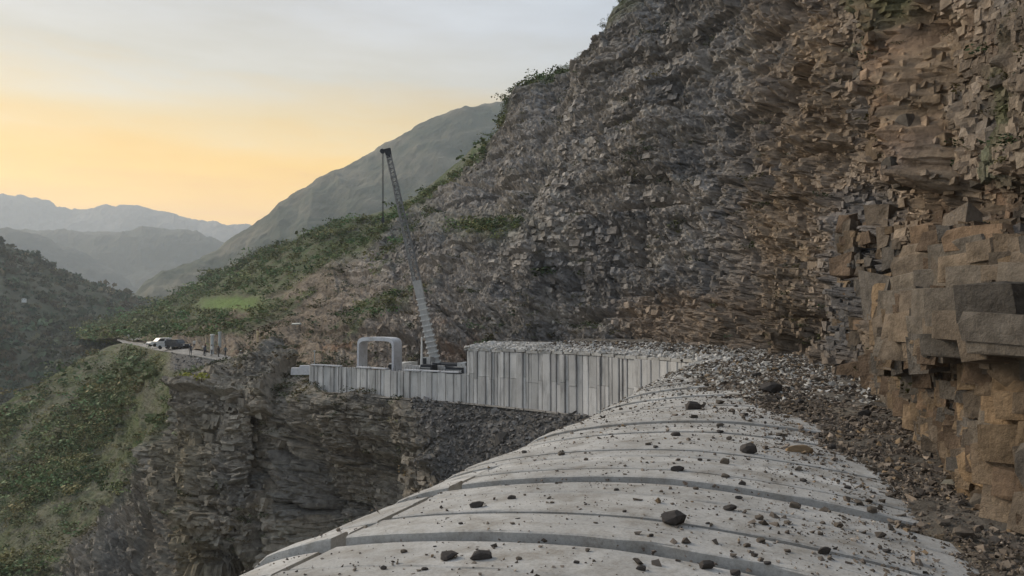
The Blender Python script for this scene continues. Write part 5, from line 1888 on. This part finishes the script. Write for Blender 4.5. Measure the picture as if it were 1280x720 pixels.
def surf_at(px, py):
    """nearest ground sample seen at that pixel, on the bench or the ravine edge"""
    best = None
    for S in ((BR,) if px < 295 else (BR, LO)):
        d = np.hypot(S['px'] - px, S['py'] - py) + np.where(S['D'] < (95 if px < 295 else 85), 500, 0)
        k_ = np.unravel_index(np.argmin(d), d.shape)
        if best is None or d[k_] < best[0]: best = (d[k_], S['g'][k_])
    return best[1]


for i, (px, py, D_, pose, sh_, tr_, lab, hd, _) in enumerate(people):
    q = surf_at(px, py)
    o = link('person', person_mesh(pose, sh_, tr_))
    o.location = tuple(q + np.array([0, -0.5, 0.25]) * (i >= 8)); o.rotation_euler = (0, 0, rb.choice((2.6, 3.5, 0.4, 1.8, 4.4)))
    set_tags(o, lab, 'person', 'people by the road' if i < 8 else None)
    h_ = link(hd, hair_me if hd == 'hair' else helmet_me, o)
    if hd == 'helmet': h_.scale = (1.25, 1.25, 1.0)

# ------------------------------------------------------------------ pillars, barrier beams
for px, lab in [(262, 'pale standing pipe pillar by the road, left one of two'), (277, 'pale standing pipe pillar by the road, right and duller one of two')]:
    q = surf_at(px, 440.5)
    D_ = float(np.hypot(q[0], q[1]))
    hh = 23 * D_ / FPX
    o = empty('pillar', tuple(q), lab, 'pillar', 'pale pillars by the road')
    m = MB(); m.tube((0, 0, -.1), (0, 0, hh - .2), 0.30, 0.28, 12); m.build('shaft', M_pipe, o)
    m = MB(); m.tube((0, 0, hh - .2), (0, 0, hh), 0.36, 0.34, 12); m.build('cap', M_white if px < 270 else M_pipe, o)
for (xa, ya, xb, yb, lab) in [(255, 463, 264, 464, 'short white beam lying on the grey bank, leftmost of the white beams'),
                              (264, 465, 272, 468, 'white beam lying end on below the person group'),
                              (277, 461, 280, 452, 'white beam leaning upright at the head of the outcrop'),
                              (285, 457, 296, 455, 'white beam lying level beside the leaning one'),
                              (192, 462, 209, 452, 'pale plank lying aslant on the shrubby spur')]:
    a, b = surf_at(xa, ya), surf_at(xb, yb)
    k_ = float(np.hypot(*cl_at(xa, ya, LO, 9)[0][:2]))
    a2, b2 = P(xa, ya, k_ - 3.2), P(xb, yb, k_ - 2.8)
    m = MB()
    A_, B_ = Vector(a2), Vector(b2)
    d = (B_ - A_); L = d.length
    m.box(0, L, -.15, .15, -.15, .15, 0.02)
    o = m.build('beam', M_white if 'pale plank' not in lab else M_pipe)
    o.rotation_euler = d.to_track_quat('X', 'Z').to_euler(); o.location = A_
    set_tags(o, lab, 'beam', 'white beams near the outcrop')
a, b = cl_at(368, 408)[0], cl_at(379, 408)[0]
m = MB(); m.tube((0, 0, 0), tuple(np.array(b) - np.array(a) + np.array([0, -.3, 0.1])), .16, n=8)
o = m.build('pipe', M_pipe); o.location = tuple(a + np.array([0, -1.0, .5]))
set_tags(o, 'short pale pipe lying level on the brown slope above the portal frame', 'pipe')

# ------------------------------------------------------------------ vehicles
def car(loc, rz, paint, label, kind='pickup'):
    r = empty('parked_' + kind, loc, label, 'car', 'cars parked on the road', rz)
    m = MB()
    m.prism([(-2.5, .45), (2.45, .45), (2.5, .8), (2.35, 1.02), (.95, 1.1), (-2.45, 1.1 if kind == 'pickup' else 1.12), (-2.55, .8)], -.9, .9)
    m.build('body', paint, r)
    m = MB()
    if kind == 'pickup':
        m.prism([(-.75, 1.09), (1.05, 1.09), (.45, 1.75), (-.6, 1.78)], -.82, .82)
    else:
        m.prism([(-2.4, 1.1), (1.05, 1.09), (.35, 1.78), (-2.2, 1.82)], -.84, .84)
    cb_ = m.build('cabin', paint, r)
    m = MB()
    m.prism([(-.62, 1.16), (.90, 1.16), (.40, 1.66), (-.52, 1.68)], -.835 - (.02 if kind != 'pickup' else 0), .835 + (.02 if kind != 'pickup' else 0))
    m.build('window', M_glass, cb_)
    m = MB(); m.add([(1.02, -.7, 1.16), (1.02, .7, 1.16), (.49, .66, 1.70), (.49, -.66, 1.70)], [(0, 1, 2, 3)])
    m.build('windscreen', M_glass, cb_)
    if kind == 'pickup':
        m = MB(); m.box(-2.4, -.8, -.75, .75, 1.101, 1.106); m.build('load_bed', M_dark, r)
    wm_ = MB(); wm_.tube((0, -.11, 0), (0, .11, 0), .37, n=14); wm_ = wm_.mesh('wheel', M_rubber)
    for wx in (-1.6, 1.6):
        for wy in (-.85, .85):
            link('wheel', wm_, r, (wx, wy, .37))
    for wy in (-.65, .65):
        m = MB(); m.box(2.44, 2.52, wy - .16, wy + .16, .72, .9); m.build('headlight', M_white, r)
    m = MB(); m.box(2.4, 2.58, -.85, .85, .45, .62, .02); m.box(-2.62, -2.45, -.85, .85, .45, .62, .02); m.build('bumper', M_dark, r)
    return r


M_silver = plain('silver_paint', (0.42, 0.43, 0.45), 0.35, metal=0.3)
M_blackp = plain('black_paint', (0.03, 0.032, 0.04), 0.3)
for (px, py, rz, mt, lab, kd) in [(199, 431.5, -2.2, M_white, 'small white car parked farthest up the road', 'hatchback'),
                                  (212, 436.3, -0.35, M_silver, 'silver pickup parked side on in the middle of the three cars', 'pickup'),
                                  (223, 437.0, -0.5, M_blackp, 'black car parked against the slope, nearest of the three', 'hatchback')]:
    q = surf_at(px, py)
    car((float(q[0]), float(q[1]), float(q[2]) + 0.02), rz, mt, lab, kd)

# ------------------------------------------------------------------ houses far away
def house(q, w_, lab, rz=0.3):
    r = empty('house', tuple(q), lab, 'house', None, rz)
    m = MB(); m.box(-w_ / 2, w_ / 2, -w_ * .3, w_ * .3, -1.5, w_ * .45); m.build('wall', M_white, r)
    m = MB(); m.prism([(-w_ * .56, w_ * .452), (w_ * .56, w_ * .452), (0, w_ * .66)], -w_ * .34, w_ * .34); m.build('roof', M_grey, r)
    for x in (-w_ * .25, w_ * .25):
        m = MB(); m.box(x - w_ * .06, x + w_ * .06, -w_ * .3 - .03, -w_ * .3 + .02, w_ * .15, w_ * .32); m.build('window', M_glass, r)


d = np.hypot(X - 32, Y - 376); k_ = int(np.argmin(d + (Dp > 700) * 99))
house(gl[k_] + np.array([0, -2, 0.8]), 2.8, 'tiny white house alone on the dark hill across the valley')
q, d = cl_at(228, 392)
house(q + np.array([0, 0, .5]), 1.9, 'tiny pale hut among trees on the green hillside')

# ------------------------------------------------------------------ haze
hz = MB(); hz.box(-5700, 5700, -2600, 6600, -151.5, 900)
M_haze = bpy.data.materials.new('haze')
M_haze.use_nodes = True
hn, hl = M_haze.node_tree.nodes, M_haze.node_tree.links
hn.clear()
ho = hn.new('ShaderNodeOutputMaterial'); pv = hn.new('ShaderNodeVolumePrincipled')
pv.inputs['Color'].default_value = (0.84, 0.92, 1.0, 1)
pv.inputs['Density'].default_value = 1.75e-4
pv.inputs['Anisotropy'].default_value = 0.3
hl.new(pv.outputs[0], ho.inputs['Volume'])
h_ = hz.build('haze', M_haze)
h_['kind'] = 'stuff'
